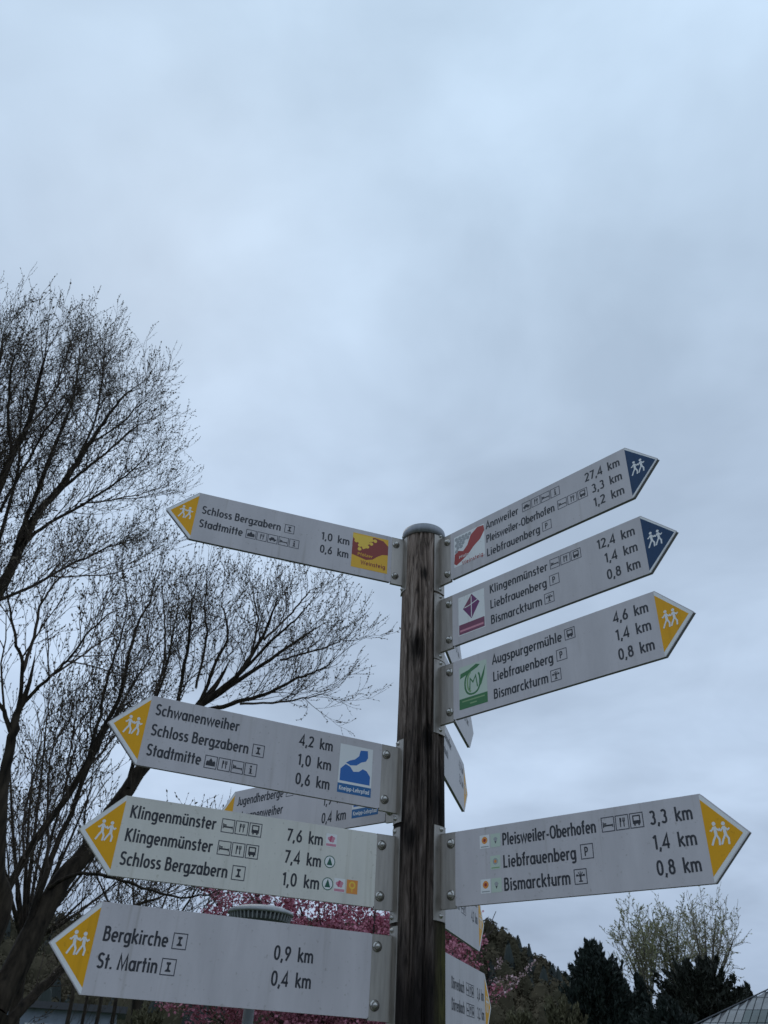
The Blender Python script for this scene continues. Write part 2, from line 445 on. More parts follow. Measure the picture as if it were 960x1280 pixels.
# ------------------------------------------------------------------ sign materials
def sign_material(name, c, tint=0.15, rough=0.42):
    M = bpy.data.materials.new(name); M.use_nodes = True
    nt = M.node_tree; b = nt.nodes['Principled BSDF']; L = nt.links.new
    b.inputs['Roughness'].default_value = rough
    b.inputs['Specular IOR Level'].default_value = 0.25
    tc = nt.nodes.new('ShaderNodeTexCoord'); oi = nt.nodes.new('ShaderNodeObjectInfo')
    mp = nt.nodes.new('ShaderNodeMapping'); mp.inputs['Scale'].default_value = (9, 9, 2.2)
    ad = nt.nodes.new('ShaderNodeVectorMath'); ad.operation = 'ADD'
    L(tc.outputs['Object'], ad.inputs[0])
    sc = nt.nodes.new('ShaderNodeMath'); sc.operation = 'MULTIPLY'; sc.inputs[1].default_value = 13.7
    L(oi.outputs['Random'], sc.inputs[0]); L(sc.outputs[0], ad.inputs[1])
    L(ad.outputs[0], mp.inputs[0])
    n = nt.nodes.new('ShaderNodeTexNoise'); n.inputs['Scale'].default_value = 1.6; n.inputs['Detail'].default_value = 6; n.inputs['Roughness'].default_value = 0.62
    L(mp.outputs[0], n.inputs['Vector'])
    rp = nt.nodes.new('ShaderNodeValToRGB')
    rp.color_ramp.elements[0].position = 0.30; rp.color_ramp.elements[0].color = (*[v * (1 - tint) for v in c], 1)
    rp.color_ramp.elements[1].position = 0.62; rp.color_ramp.elements[1].color = (*c, 1)
    L(n.outputs['Fac'], rp.inputs[0])
    # small dirt specks
    n2 = nt.nodes.new('ShaderNodeTexNoise'); n2.inputs['Scale'].default_value = 120; n2.inputs['Detail'].default_value = 2
    L(ad.outputs[0], n2.inputs['Vector'])
    r2 = nt.nodes.new('ShaderNodeValToRGB')
    r2.color_ramp.elements[0].position = 0.66; r2.color_ramp.elements[0].color = (1, 1, 1, 1)
    r2.color_ramp.elements[1].position = 0.78; r2.color_ramp.elements[1].color = (0.72, 0.71, 0.67, 1)
    L(n2.outputs['Fac'], r2.inputs[0])
    mx = nt.nodes.new('ShaderNodeMix'); mx.data_type = 'RGBA'; mx.blend_type = 'MULTIPLY'; mx.inputs['Factor'].default_value = 0.8
    mp3 = nt.nodes.new('ShaderNodeMapping'); mp3.inputs['Scale'].default_value = (70, 70, 3.0); L(ad.outputs[0], mp3.inputs[0])
    n3 = nt.nodes.new('ShaderNodeTexNoise'); n3.inputs['Scale'].default_value = 1.0; n3.inputs['Detail'].default_value = 3; L(mp3.outputs[0], n3.inputs['Vector'])
    r3_ = nt.nodes.new('ShaderNodeValToRGB')
    r3_.color_ramp.elements[0].position = 0.60; r3_.color_ramp.elements[0].color = (1, 1, 1, 1)
    r3_.color_ramp.elements[1].position = 0.80; r3_.color_ramp.elements[1].color = (0.80, 0.79, 0.75, 1)
    L(n3.outputs['Fac'], r3_.inputs[0])
    mx3 = nt.nodes.new('ShaderNodeMix'); mx3.data_type = 'RGBA'; mx3.blend_type = 'MULTIPLY'; mx3.inputs['Factor'].default_value = 0.85
    L(rp.outputs[0], mx3.inputs['A']); L(r3_.outputs[0], mx3.inputs['B'])
    L(mx3.outputs['Result'], mx.inputs['A']); L(r2.outputs[0], mx.inputs['B'])
    L(mx.outputs['Result'], b.inputs['Base Color'])
    rr = nt.nodes.new('ShaderNodeMapRange'); rr.inputs['To Min'].default_value = rough - 0.06; rr.inputs['To Max'].default_value = rough + 0.16
    L(n.outputs['Fac'], rr.inputs['Value']); L(rr.outputs[0], b.inputs['Roughness'])
    return M
M_field = sign_material('sign_field', (0.585, 0.548, 0.560))
M_field_g = sign_material('sign_field_aged', (0.715, 0.685, 0.62), 0.14)
M_white = sign_material('sign_white', (0.80, 0.80, 0.79), 0.06)
M_yellow = sign_material('arrow_yellow', (0.83, 0.40, 0.008), 0.10)
M_blue = sign_material('arrow_blue', (0.015, 0.053, 0.13), 0.10)
M_ink = mat('print_ink', (0.022, 0.023, 0.03), 0.5)
M_ink2 = mat('icon_ink', (0.06, 0.06, 0.075), 0.5)
M_edge = mat('aluminium_edge', (0.22, 0.22, 0.23), 0.5, 0.4)
def ink(name, c): return mat('ink_' + name, c, 0.5)
I_white = ink('white', (0.78, 0.78, 0.77)); I_red = ink('red', (0.36, 0.035, 0.03)); I_dred = ink('dark_red', (0.27, 0.035, 0.022))
I_yel = ink('yellow', (0.80, 0.44, 0.02)); I_lyel = ink('light_yellow', (0.85, 0.56, 0.06)); I_blue = ink('blue', (0.02, 0.14, 0.45)); I_blue2 = ink('deep_blue', (0.02, 0.13, 0.33))
I_pur = ink('purple', (0.16, 0.03, 0.13)); I_pur2 = ink('mauve', (0.20, 0.05, 0.10)); I_green = ink('green', (0.04, 0.17, 0.055)); I_lgreen = ink('light_green', (0.22, 0.36, 0.17))
I_dgreen = ink('dark_green', (0.01, 0.10, 0.06)); I_pink = ink('pink', (0.62, 0.25, 0.32)); I_rose = ink('rose', (0.50, 0.08, 0.16)); I_or = ink('orange', (0.75, 0.28, 0.05)); I_pgreen = ink('pale_green', (0.52, 0.60, 0.50)); I_grey = ink('grey', (0.35, 0.36, 0.37))

def steel(name, c=(0.40, 0.365, 0.325), rough=0.40):
    M = bpy.data.materials.new(name); M.use_nodes = True
    nt = M.node_tree; b = nt.nodes['Principled BSDF']; L = nt.links.new
    b.inputs['Metallic'].default_value = 0.85
    tc = nt.nodes.new('ShaderNodeTexCoord'); mp = nt.nodes.new('ShaderNodeMapping'); mp.inputs['Scale'].default_value = (60, 60, 6)
    L(tc.outputs['Object'], mp.inputs[0])
    n = nt.nodes.new('ShaderNodeTexNoise'); n.inputs['Scale'].default_value = 2.0; n.inputs['Detail'].default_value = 6; L(mp.outputs[0], n.inputs['Vector'])
    rp = nt.nodes.new('ShaderNodeValToRGB')
    rp.color_ramp.elements[0].position = 0.3; rp.color_ramp.elements[0].color = (*[v * 0.72 for v in c], 1)
    rp.color_ramp.elements[1].position = 0.7; rp.color_ramp.elements[1].color = (*c, 1)
    L(n.outputs['Fac'], rp.inputs[0]); L(rp.outputs[0], b.inputs['Base Color'])
    mr = nt.nodes.new('ShaderNodeMapRange'); mr.inputs['To Min'].default_value = rough - 0.1; mr.inputs['To Max'].default_value = rough + 0.15
    L(n.outputs['Fac'], mr.inputs['Value']); L(mr.outputs[0], b.inputs['Roughness'])
    return M
M_steel = steel('stainless_steel')
M_bolt = steel('bolt_steel', (0.46, 0.44, 0.41), 0.16)
M_cap = steel('post_cap_metal', (0.30, 0.31, 0.33), 0.5)

# ------------------------------------------------------------------ the post
PX, PY = 0.12924, 2.02266
PR = 0.0628
PTOP = CAM_H + 1.385
def wood_material():
    M = bpy.data.materials.new('weathered_wood'); M.use_nodes = True
    nt = M.node_tree; b = nt.nodes['Principled BSDF']; L = nt.links.new
    b.inputs['Roughness'].default_value = 0.85; b.inputs['Specular IOR Level'].default_value = 0.2
    tc = nt.nodes.new('ShaderNodeTexCoord')
    mp = nt.nodes.new('ShaderNodeMapping'); mp.inputs['Scale'].default_value = (40, 40, 4.6)
    L(tc.outputs['Object'], mp.inputs[0])
    n = nt.nodes.new('ShaderNodeTexNoise'); n.inputs['Scale'].default_value = 1.5; n.inputs['Detail'].default_value = 7; n.inputs['Roughness'].default_value = 0.66; n.inputs['Distortion'].default_value = 1.6
    L(mp.outputs[0], n.inputs['Vector'])
    rp = nt.nodes.new('ShaderNodeValToRGB')
    rp.color_ramp.elements[0].position = 0.37; rp.color_ramp.elements[0].color = (0.065, 0.048, 0.039, 1)
    rp.color_ramp.elements[1].position = 0.68; rp.color_ramp.elements[1].color = (0.44, 0.355, 0.305, 1)
    k = rp.color_ramp.elements.new(0.52); k.color = (0.245, 0.185, 0.150, 1)
    L(n.outputs['Fac'], rp.inputs[0])
    # large dark weather stains; separately, the wood colour darkens almost to black lower down
    mp2 = nt.nodes.new('ShaderNodeMapping'); mp2.inputs['Scale'].default_value = (11, 11, 2.4)
    L(tc.outputs['Object'], mp2.inputs[0])
    n2 = nt.nodes.new('ShaderNodeTexNoise'); n2.inputs['Scale'].default_value = 1.0; n2.inputs['Detail'].default_value = 4
    L(mp2.outputs[0], n2.inputs['Vector'])
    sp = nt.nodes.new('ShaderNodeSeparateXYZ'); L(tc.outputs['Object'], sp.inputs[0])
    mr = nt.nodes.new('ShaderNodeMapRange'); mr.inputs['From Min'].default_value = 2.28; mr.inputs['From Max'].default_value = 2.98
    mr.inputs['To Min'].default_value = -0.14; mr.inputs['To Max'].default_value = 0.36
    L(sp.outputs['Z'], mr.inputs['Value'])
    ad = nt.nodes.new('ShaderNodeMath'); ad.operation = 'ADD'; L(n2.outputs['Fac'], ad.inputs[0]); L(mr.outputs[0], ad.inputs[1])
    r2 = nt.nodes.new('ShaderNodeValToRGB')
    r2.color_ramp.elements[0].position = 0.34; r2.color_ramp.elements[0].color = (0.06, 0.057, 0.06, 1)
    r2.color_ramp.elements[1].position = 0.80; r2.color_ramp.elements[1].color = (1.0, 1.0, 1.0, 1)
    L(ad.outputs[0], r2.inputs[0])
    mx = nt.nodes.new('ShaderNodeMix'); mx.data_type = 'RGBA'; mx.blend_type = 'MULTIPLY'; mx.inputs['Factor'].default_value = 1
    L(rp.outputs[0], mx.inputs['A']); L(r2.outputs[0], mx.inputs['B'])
    # knots: dark eyes in the grain
    last = mx.outputs['Result']
    for ka, kz, kr in ((253, 2.62, 0.026), (286, 2.36, 0.017), (268, 2.86, 0.012), (245, 2.12, 0.018)):
        sb = nt.nodes.new('ShaderNodeVectorMath'); sb.operation = 'SUBTRACT'
        sb.inputs[1].default_value = (PR * math.cos(R(ka)), PR * math.sin(R(ka)), kz); L(tc.outputs['Object'], sb.inputs[0])
        ml = nt.nodes.new('ShaderNodeVectorMath'); ml.operation = 'MULTIPLY'; ml.inputs[1].default_value = (1, 1, 0.5); L(sb.outputs[0], ml.inputs[0])
        ln = nt.nodes.new('ShaderNodeVectorMath'); ln.operation = 'LENGTH'; L(ml.outputs[0], ln.inputs[0])
        wob = nt.nodes.new('ShaderNodeMath'); wob.operation = 'MULTIPLY_ADD'; wob.inputs[1].default_value = 0.022; L(n.outputs['Fac'], wob.inputs[0]); L(ln.outputs['Value'], wob.inputs[2])
        kk = nt.nodes.new('ShaderNodeMapRange'); kk.inputs['From Min'].default_value = kr * 0.45 + 0.011; kk.inputs['From Max'].default_value = kr * 1.3 + 0.011
        kk.inputs['To Min'].default_value = 0.16; kk.inputs['To Max'].default_value = 1.0; L(wob.outputs[0], kk.inputs['Value'])
        mk = nt.nodes.new('ShaderNodeVectorMath'); mk.operation = 'SCALE'; L(last, mk.inputs[0]); L(kk.outputs[0], mk.inputs['Scale'])
        last = mk.outputs[0]
    # green algae on the right-hand flank low down
    nx = nt.nodes.new('ShaderNodeMapRange'); nx.inputs['From Min'].default_value = 0.030; nx.inputs['From Max'].default_value = 0.058
    L(sp.outputs['X'], nx.inputs['Value'])
    nz = nt.nodes.new('ShaderNodeMapRange'); nz.inputs['From Min'].default_value = 2.02; nz.inputs['From Max'].default_value = 1.86
    L(sp.outputs['Z'], nz.inputs['Value'])
    m1 = nt.nodes.new('ShaderNodeMath'); m1.operation = 'MULTIPLY'; L(nx.outputs[0], m1.inputs[0]); L(nz.outputs[0], m1.inputs[1])
    m2 = nt.nodes.new('ShaderNodeMath'); m2.operation = 'MULTIPLY'; L(m1.outputs[0], m2.inputs[0])
    r3 = nt.nodes.new('ShaderNodeMapRange'); r3.inputs['From Min'].default_value = 0.35; r3.inputs['From Max'].default_value = 0.6; L(n.outputs['Fac'], r3.inputs['Value'])
    L(r3.outputs[0], m2.inputs[1])
    mg = nt.nodes.new('ShaderNodeMix'); mg.data_type = 'RGBA'; mg.inputs['B'].default_value = (0.085, 0.078, 0.02, 1)
    L(m2.outputs[0], mg.inputs['Factor']); L(last, mg.inputs['A'])
    L(mg.outputs['Result'], b.inputs['Base Color'])
    bp = nt.nodes.new('ShaderNodeBump'); bp.inputs['Strength'].default_value = 1.0; bp.inputs['Distance'].default_value = 0.006
    L(n.outputs['Fac'], bp.inputs['Height']); L(bp.outputs[0], b.inputs['Normal'])
    return M
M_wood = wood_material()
post = empty('signpost', (PX, PY, 0))
tag(post, 'weathered dark round wooden post with metal cap carrying all the direction signs', 'post')
rg = random.Random(3)
cracks = []
for i in range(64):
    zc = rg.uniform(1.2, 3.0)
    cracks.append((rg.uniform(0, 360), zc, rg.uniform(0.08, 0.42), rg.uniform(1.3, 3.0), rg.uniform(0.004, 0.011), rg.uniform(0, 9)))
for a in (262, 281, 297):
    cracks.append((a, rg.uniform(2.1, 2.7), 0.7, 2.8, 0.014, rg.uniform(0, 9)))
nA, nZ = 320, 330
V = np.zeros((nZ, nA, 3)); zs = np.concatenate([np.linspace(-0.3, 1.55, 30), np.linspace(1.56, PTOP, nZ - 30)])
ang = np.arange(nA) * 2 * math.pi / nA
KNOT = (R(253), 2.62)
for i, z in enumerate(zs):
    # grain wobbles sideways round the knot
    dzk = (z - KNOT[1]) / 0.075
    rr = np.full(nA, PR)
    warp = np.zeros(nA)
    for j in range(nA):
        a = ang[j]
        dak = (a - KNOT[0]) / 0.33
        w = math.exp(-(dzk * dzk + dak * dak))
        aw = a + 0.35 * w * (1 if dak > 0 else -1) * abs(dzk)
        q = mnoise.noise((math.cos(aw) * 9, math.sin(aw) * 9, z * 1.3)) * 0.0011
        q += mnoise.noise((math.cos(aw) * 26, math.sin(aw) * 26, z * 2.2 + 5)) * 0.0010
        q += mnoise.noise((math.cos(a) * 1.3, math.sin(a) * 1.3, z * 1.7 + 9)) * 0.0012
        q += 0.0022 * w - 0.004 * math.exp(-((dzk * 2.6) ** 2 + (dak * 3) ** 2))
        rr[j] += q
    for (ca, zc, hl, wd, dp, sd_) in cracks:
        t = abs(z - zc) / hl
        if t < 1:
            c = R(ca + 4 * math.sin(z * 3.1 + sd_) + 1.6 * math.sin(z * 11 + sd_ * 2))
            d = np.abs((ang - c + math.pi) % (2 * math.pi) - math.pi) / R(wd)
            rr -= dp * (1 - t) ** 0.5 * np.exp(-d * d)
    V[i, :, 0] = rr * np.cos(ang); V[i, :, 1] = rr * np.sin(ang); V[i, :, 2] = z
F = []
for i in range(nZ - 1):
    b0 = i * nA
    j = np.arange(nA); k = (j + 1) % nA
    F.append(np.stack([b0 + j, b0 + k, b0 + k + nA, b0 + j + nA], 1))
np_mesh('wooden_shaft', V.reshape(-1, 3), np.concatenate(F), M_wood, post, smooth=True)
mb = MB()
cr = 0.0672
mb.lathe([(cr - 0.004, -0.030), (cr, -0.030), (cr + 0.0005, -0.010), (cr - 0.0010, 0.001), (cr - 0.006, 0.0045), (cr - 0.016, 0.0075), (cr - 0.036, 0.0105), (0.002, 0.012)], 64, (0, 0, PTOP))
capo = mb.build('post_cap', M_cap, post, smooth=True)

# ------------------------------------------------------------------ the signs
W_, T_, H_ = 0.59623, 0.07886, 0.16
ST = 0.009                                     # panel thickness
BOLT = None
def dome_mesh(name, r_, h):
    b = MB()
    prof = [(r_ * 1.35, 0.0), (r_ * 1.35, h * 0.18), (r_ * 1.02, h * 0.2)] + [(r_ * math.cos(a), h * 0.2 + h * 0.8 * math.sin(a)) for a in (0.25, 0.55, 0.9, 1.2, 1.5)]
    b.lathe(prof, 16)
    me = bpy.data.meshes.new(name); me.from_pydata(b.v, [], b.f); me.materials.append(M_bolt)
    me.polygons.foreach_set('use_smooth', [True] * len(b.f)); me.update()
    return me
ME_BOLT = dome_mesh('bolt', 0.0082, 0.0120)
ME_SCREW = dome_mesh('screw', 0.0042, 0.0060)

ICONS = {
 'bed':   dict(l=[([(.13, .28), (.13, .68)], .07), ([(.87, .28), (.87, .50)], .07)], p=[[(.13, .36), (.87, .36), (.87, .47), (.13, .47)], [(.18, .50), (.38, .50), (.38, .60), (.18, .60)]]),
 'food':  dict(l=[([(.36, .18), (.36, .82)], .08), ([(.64, .18), (.64, .55)], .08), ([(.56, .82), (.56, .58), (.72, .58), (.72, .82)], .05), ([(.64, .55), (.64, .82)], .05)], p=[[(.36, .5), (.46, .55), (.46, .80), (.36, .84)]]),
 'bus':   dict(l=[([(.24, .30), (.24, .82), (.76, .82), (.76, .30), (.24, .30)], .09)], p=[[(.24, .28), (.76, .28), (.76, .50), (.24, .50)], [(.28, .14), (.40, .14), (.40, .28), (.28, .28)], [(.60, .14), (.72, .14), (.72, .28), (.60, .28)]]),
 'rook':  dict(l=[], p=[[(.30, .20), (.70, .20), (.70, .28), (.58, .36), (.55, .60), (.66, .68), (.66, .80), (.34, .80), (.34, .68), (.45, .60), (.42, .36), (.30, .28)]]),
 'town':  dict(l=[], p=[[(.12, .20), (.88, .20), (.88, .52), (.76, .64), (.64, .52), (.64, .60), (.48, .84), (.34, .62), (.34, .54), (.24, .62), (.12, .50)]]),
 'car':   dict(l=[], p=[[(.12, .34), (.88, .34), (.88, .50), (.70, .54), (.60, .70), (.32, .70), (.22, .54), (.12, .50)], [(.22, .22), (.36, .22), (.36, .34), (.22, .34)], [(.62, .22), (.76, .22), (.76, .34), (.62, .34)]]),
 'info':  dict(l=[], p=[[(.36, .16), (.66, .16), (.66, .23), (.58, .23), (.58, .60), (.38, .60), (.38, .53), (.44, .53), (.44, .23), (.36, .23)], [(.43, .68), (.58, .68), (.58, .84), (.43, .84)]]),
 'tower': dict(l=[([(.5, .16), (.5, .60)], .12), ([(.5, .50), (.22, .62)], .06), ([(.5, .50), (.78, .62)], .06), ([(.5, .52), (.32, .80)], .06), ([(.5, .52), (.68, .80)], .06), ([(.5, .52), (.5, .86)], .06)], p=[[(.34, .14), (.66, .14), (.66, .22), (.34, .22)], [(.14, .52), (.30, .52), (.30, .66), (.14, .66)], [(.70, .52), (.86, .52), (.86, .66), (.70, .66)]]),
 'park':  dict(l=[], p=[]),
}

class Print:
    """lays flat print on the visible face of a panel; x runs in reading direction (mm), y up (mm)"""
    def __init__(s, panel, r0, yface, side):
        s.panel, s.r0, s.yf, s.side = panel, r0, yface, side
    def pt(s, x, y, lay):
        d = lay / 1000.0
        if s.side > 0:      # arrow to the right: reading away from the post
            return (s.r0 + x / 1000, s.yf - d, y / 1000)
        return (s.r0 + W_ - x / 1000, s.yf + d, y / 1000)
    def poly(s, mb, pts, lay, M): mb.face([s.pt(x, y, lay) for x, y in pts], M)
    def line(s, mb, pts, w, lay, M):
        for q in ribbon(pts, w): s.poly(mb, q, lay, M)
    def disc(s, mb, c, r_, lay, M, n=20): s.poly(mb, [(c[0] + r_ * math.cos(2 * math.pi * i / n), c[1] + r_ * math.sin(2 * math.pi * i / n)) for i in range(n)], lay, M)
    def text(s, txt, x, base, cap=26.0, width=None, right=None, M=None, mb=None, lay=0.25):
        st, w = text_strokes(txt)
        sx = (width / w) if width else cap * 0.985
        x0 = x if right is None else right - w * sx
        own = mb is None
        mb = mb or MB()
        for i, p in enumerate(st):
            s.line_aniso(mb, p, x0, base, sx, cap, lay + 0.025 * (i % 4), M or M_ink)
        if own: return mb.build('lettering', None, s.panel)
    def line_aniso(s, mb, p, x0, base, sx, cap, lay, M):
        for q in ribbon([(a * sx, b * cap) for a, b in p], SW * cap * 1.17):
            s.poly(mb, [(a + x0, b + base) for a, b in q], lay, M)
    def icon(s, kind, x, base, size=28.0):
        mb = MB(); sz = size
        s.line(mb, [(x, base), (x + sz, base), (x + sz, base + sz), (x, base + sz), (x, base)], 1.9, 0.24, M_ink2)
        if kind == 'park':
            st, w = text_strokes('P')
            for p in st: s.line_aniso(mb, p, x + sz * 0.28, base + sz * 0.18, sz * 0.72, sz * 0.64, 0.28, M_ink)
        d = ICONS[kind]
        for i, (l, w) in enumerate(d['l']): s.line(mb, [(x + a * sz, base + b * sz) for a, b in l], w * sz, 0.26 + .01 * i, M_ink)
        for i, p in enumerate(d['p']): s.poly(mb, [(x + a * sz, base + b * sz) for a, b in p], 0.32 + .01 * i, M_ink)
        mb.build('pictogram', None, s.panel)
    def icons(s, kinds, x, base, size=28.0, pitch=32.0):
        for i, k in enumerate(kinds): s.icon(k, x + i * pitch, base, size)

def hiker(pr, xc, yc, flip, scale=1.0):
    mb = MB()
    def P(pts, ox, k): return [(xc + flip * ((a + ox) * k - 20) * scale, yc + (b * k - 23) * scale) for a, b in pts]
    for ox, k in ((0, 1.0), (20, 0.96)):
        c = P([(11, 42)], ox, k)[0]
        pr.disc(mb, c, 3.9 * scale, 0.42, I_white, 12)
        for i, (pts, w) in enumerate((([(11, 37), (12, 21)], 6.2), ([(12, 22), (6, 12), (1, 2)], 3.9), ([(12, 22), (17, 12), (16, 1)], 3.9), ([(10, 36), (4, 29), (1, 30)], 3.2), ([(11, 36), (18, 29), (22, 32)], 3.2))):
            pr.line(mb, P(pts, ox, k), w * scale, 0.44 + 0.02 * i, I_white)
    mb.build('hiker_symbol', None, pr.panel)

SIGN_GROUP = 'direction signs on the wooden post'
def make_sign(th, z, off, r0, tilt, side, label, arrow='yellow', field=None, lines=(), marks=None):
    """th: azimuth (rad) the arrow points to, z: height of the top edge above the camera, side: +1 arrow right, -1 arrow left"""
    root = empty('direction_sign', (PX, PY, CAM_H + z - H_), (0, -tilt, th))
    tag(root, label, 'sign', SIGN_GROUP)
    yf = off
    y0, y1 = (yf, yf + ST) if side > 0 else (yf - ST, yf)
    mb = MB()
    c = 0.003
    poly = [(r0 + c, 0), (r0 + W_, 0), (r0 + W_ + T_, H_ / 2), (r0 + W_, H_), (r0 + c, H_), (r0, H_ - c), (r0, c)]
    n = len(poly)
    fm = field or M_field
    mb.mi(fm); mb.mi(M_edge)
    mb.prism(poly, lambda x, y, t: (x, t, y), y0, y1, M_edge)
    # both faces are coated sheet
    mb.m[0] = 0; mb.m[1] = 0
    panel = mb.build('panel', None, root, bevel=0.0009)
    pr = Print(panel, r0, yf, side)
    # arrow head field, with a lighter border round it
    hx = lambda t: (W_ * 1000 + t) if side > 0 else -t
    if arrow:
     mb = MB()
     pr.poly(mb, [(hx(-2), 1.2), (hx(0), 1.2), (hx(77.2), 80), (hx(0), 158.8), (hx(-2), 158.8)], 0.10, M_white)
     mb.build('arrow_border', None, panel)
     mb = MB()
     ins = 9.0 if arrow == 'yellow' else 4.5
     pr.poly(mb, [(hx(-2), ins + 1), (hx(78.86 - ins * 1.25), 80), (hx(-2), 159 - ins)], 0.20, M_yellow if arrow == 'yellow' else M_blue)
     mb.build('arrow_field', None, panel)
     hiker(pr, hx(25), 84, 1, 0.95)
    for ln in lines:
        ln(pr)
    # ---- stainless bracket: flat flange on the panel, curved strap on the post
    mb = MB()
    fy = (y0 + y1) / 2
    mb.box((PR - 0.002, fy - 0.0035, -0.004), (r0 - 0.0010, fy + 0.0035, H_ + 0.001))
    br = mb.build('bracket', M_steel, root, bevel=0.0006)
    mb = MB()
    hw = math.asin(0.0215 / PR); n = 10
    zlo, zhi = -0.028, H_ + 0.020
    ri, ro = PR - 0.0012, PR + 0.0026
    poly = [(ro * math.cos(-hw + 2 * hw * i / n), ro * math.sin(-hw + 2 * hw * i / n)) for i in range(n + 1)] + [(ri * math.cos(hw - 2 * hw * i / n), ri * math.sin(hw - 2 * hw * i / n)) for i in range(n + 1)]
    mb.prism([(x, y + fy * 0.6) for x, y in poly], lambda x, y, t: (x, y, t), zlo, zhi)
    mb.build('strap', M_steel, br, bevel=0.0006)
    fs = -1 if side > 0 else 1
    for bz in (0.024, H_ - 0.024):
        b = bpy.data.objects.new('bolt', ME_BOLT); col.objects.link(b); b.parent = br
        b.location = (r0 - 0.0145, fy + fs * 0.0033, bz); b.rotation_euler = (R(90) if fs < 0 else R(-90), 0, 0)
    for bz in (zlo + 0.011, zhi - 0.008):
        b = bpy.data.objects.new('screw', ME_SCREW); col.objects.link(b); b.parent = br
        b.location = (PR + 0.0022, fy * 0.6, bz); b.rotation_euler = (0, R(90), 0)
    return root

# --- line helpers.  reading x starts at the post for right-hand arrows, at the arrow for left-hand ones
ROWS3 = (160 - 44.5, 160 - 91.5, 160 - 138.5)
ROWS2 = (160 - 68, 160 - 115)
def T(txt, x, base, width=None): return lambda p: p.text(txt, x, base, 26.5, width)
def TR(txt, right, base): return lambda p: p.text(txt.replace(' ', '  '), 0, base, 27.0, 89.0 if len(txt) < 7 else 104.5, right)
def IC(kinds, x, base): return lambda p: p.icons(kinds, x, base - 1)
RX, RD = 132.0, 575.5               # right-hand signs: text start, distances end
LX, LD = 17.0, 462.0                # left-hand signs

def logo_quad(p, x, y, w, h, M, lay=0.22):
    mb = MB(); p.poly(mb, [(x, y), (x + w, y), (x + w, y + h), (x, y + h)], lay, M)
    return mb, (lambda pts: [(x + a * w, y + b * h) for a, b in pts])
def wave(a0, a1, f, n=14): return [(a0 + (a1 - a0) * i / n, f((a0 + (a1 - a0) * i / n))) for i in range(n + 1)]
def logo_wine(x, y, w, h, bg, shape, grape, t1c, t2c):
    def draw(p):
        mb, q = logo_quad(p, x, y, w, h, bg)
        if bg is I_yel:     # red hill on yellow
            top = [(0.0, .90), (.30, .92), (.62, .97), (.86, .93), (1.0, .80)]
            pts = [(0.0, .36)] + top + [(1.0, .54)] + [(.85, .52), (.72, .44), (.58, .32), (.40, .27), (.18, .32)]
            p.poly(mb, q(pts), 0.27, shape)
            gr = [(.10 + .105 * i, .88 - .11 * r_) for r_ in range(4) for i in range(r_ // 2, 6 - r_ - r_ // 3)]
            p.poly(mb, q([(0, .97), (.55, .97), (.56, .88), (.44, .78), (.40, .62), (.30, .56), (.24, .66), (.12, .76), (0, .86)]), 0.30, grape)
        else:
            pts = [(0, .12), (.02, .42), (.14, .50), (.30, .42), (.44, .56), (.56, .84), (.78, .99), (.98, .96), (1.0, .78), (.86, .56), (.64, .42), (.46, .24), (.24, .12), (.08, .05)]
            p.poly(mb, q(pts), 0.27, shape)
            gr = [(.08 + .11 * i + .05 * (r_ % 2), .90 - .10 * r_) for r_ in range(5) for i in range(5 - r_)]
        for i, c in enumerate(gr):
            p.disc(mb, q([c])[0], w * 0.055, 0.33 + 0.004 * i, grape, 10)
        p.text('Pfälzer', x + w * .16, y + h * (.36 if bg is I_yel else .22), h * .085, w * .42, None, t1c, mb, 0.45)
        p.text('Weinsteig', x + w * .26, y + h * (.12 if bg is I_yel else -.02), h * .12, w * .68, None, t2c, mb, 0.45)
        mb.build('logo_sticker', None, p.panel)
    return draw
def logo_kneipp(x, y, w, h):
    def draw(p):
        mb, q = logo_quad(p, x, y, w, h, I_white)
        p.poly(mb, q([(0, 0), (1, 0), (1, .19), (0, .19)]), 0.27, I_blue2)
        p.poly(mb, q([(.05, .24), (.95, .24), (.95, .42), (.84, .52), (.72, .55), (.60, .48), (.44, .46), (.34, .55), (.20, .59), (.05, .48)]), 0.27, I_blue)
        p.poly(mb, q([(.20, .62), (.34, .58), (.52, .60), (.66, .68), (.80, .72), (.86, .80), (.84, .95), (.62, .93), (.58, .80), (.46, .72), (.32, .68)]), 0.28, I_blue)
        p.text('Kneipp-Lehrpfad', x + w * .05, y + h * .055, h * .085, w * .9, None, I_white, mb, 0.36)
        mb.build('logo_sticker', None, p.panel)
    return draw
def logo_diamond(x, y, w, h):
    def draw(p):
        mb, q = logo_quad(p, x, y, w, h, M_white)
        p.poly(mb, q([(.50, .34), (.82, .70), (.52, .98), (.18, .66)]), 0.27, I_pur)
        p.poly(mb, q([(.18, .66), (.52, .98), (.50, .66)]), 0.29, I_rose if False else I_pur2)
        p.line(mb, q([(.50, .38), (.505, .92)]), w * .028, 0.33, I_white)
        p.line(mb, q([(.24, .68), (.42, .70), (.60, .74), (.78, .78)]), w * .028, 0.34, I_white)
        p.poly(mb, q([(.02, .02), (.98, .02), (.98, .27), (.02, .27)]), 0.27, I_pur2)
        p.poly(mb, q([(.06, .085), (.94, .085), (.94, .135), (.06, .135)]), 0.31, I_pink)
        mb.build('logo_sticker', None, p.panel)
    return draw
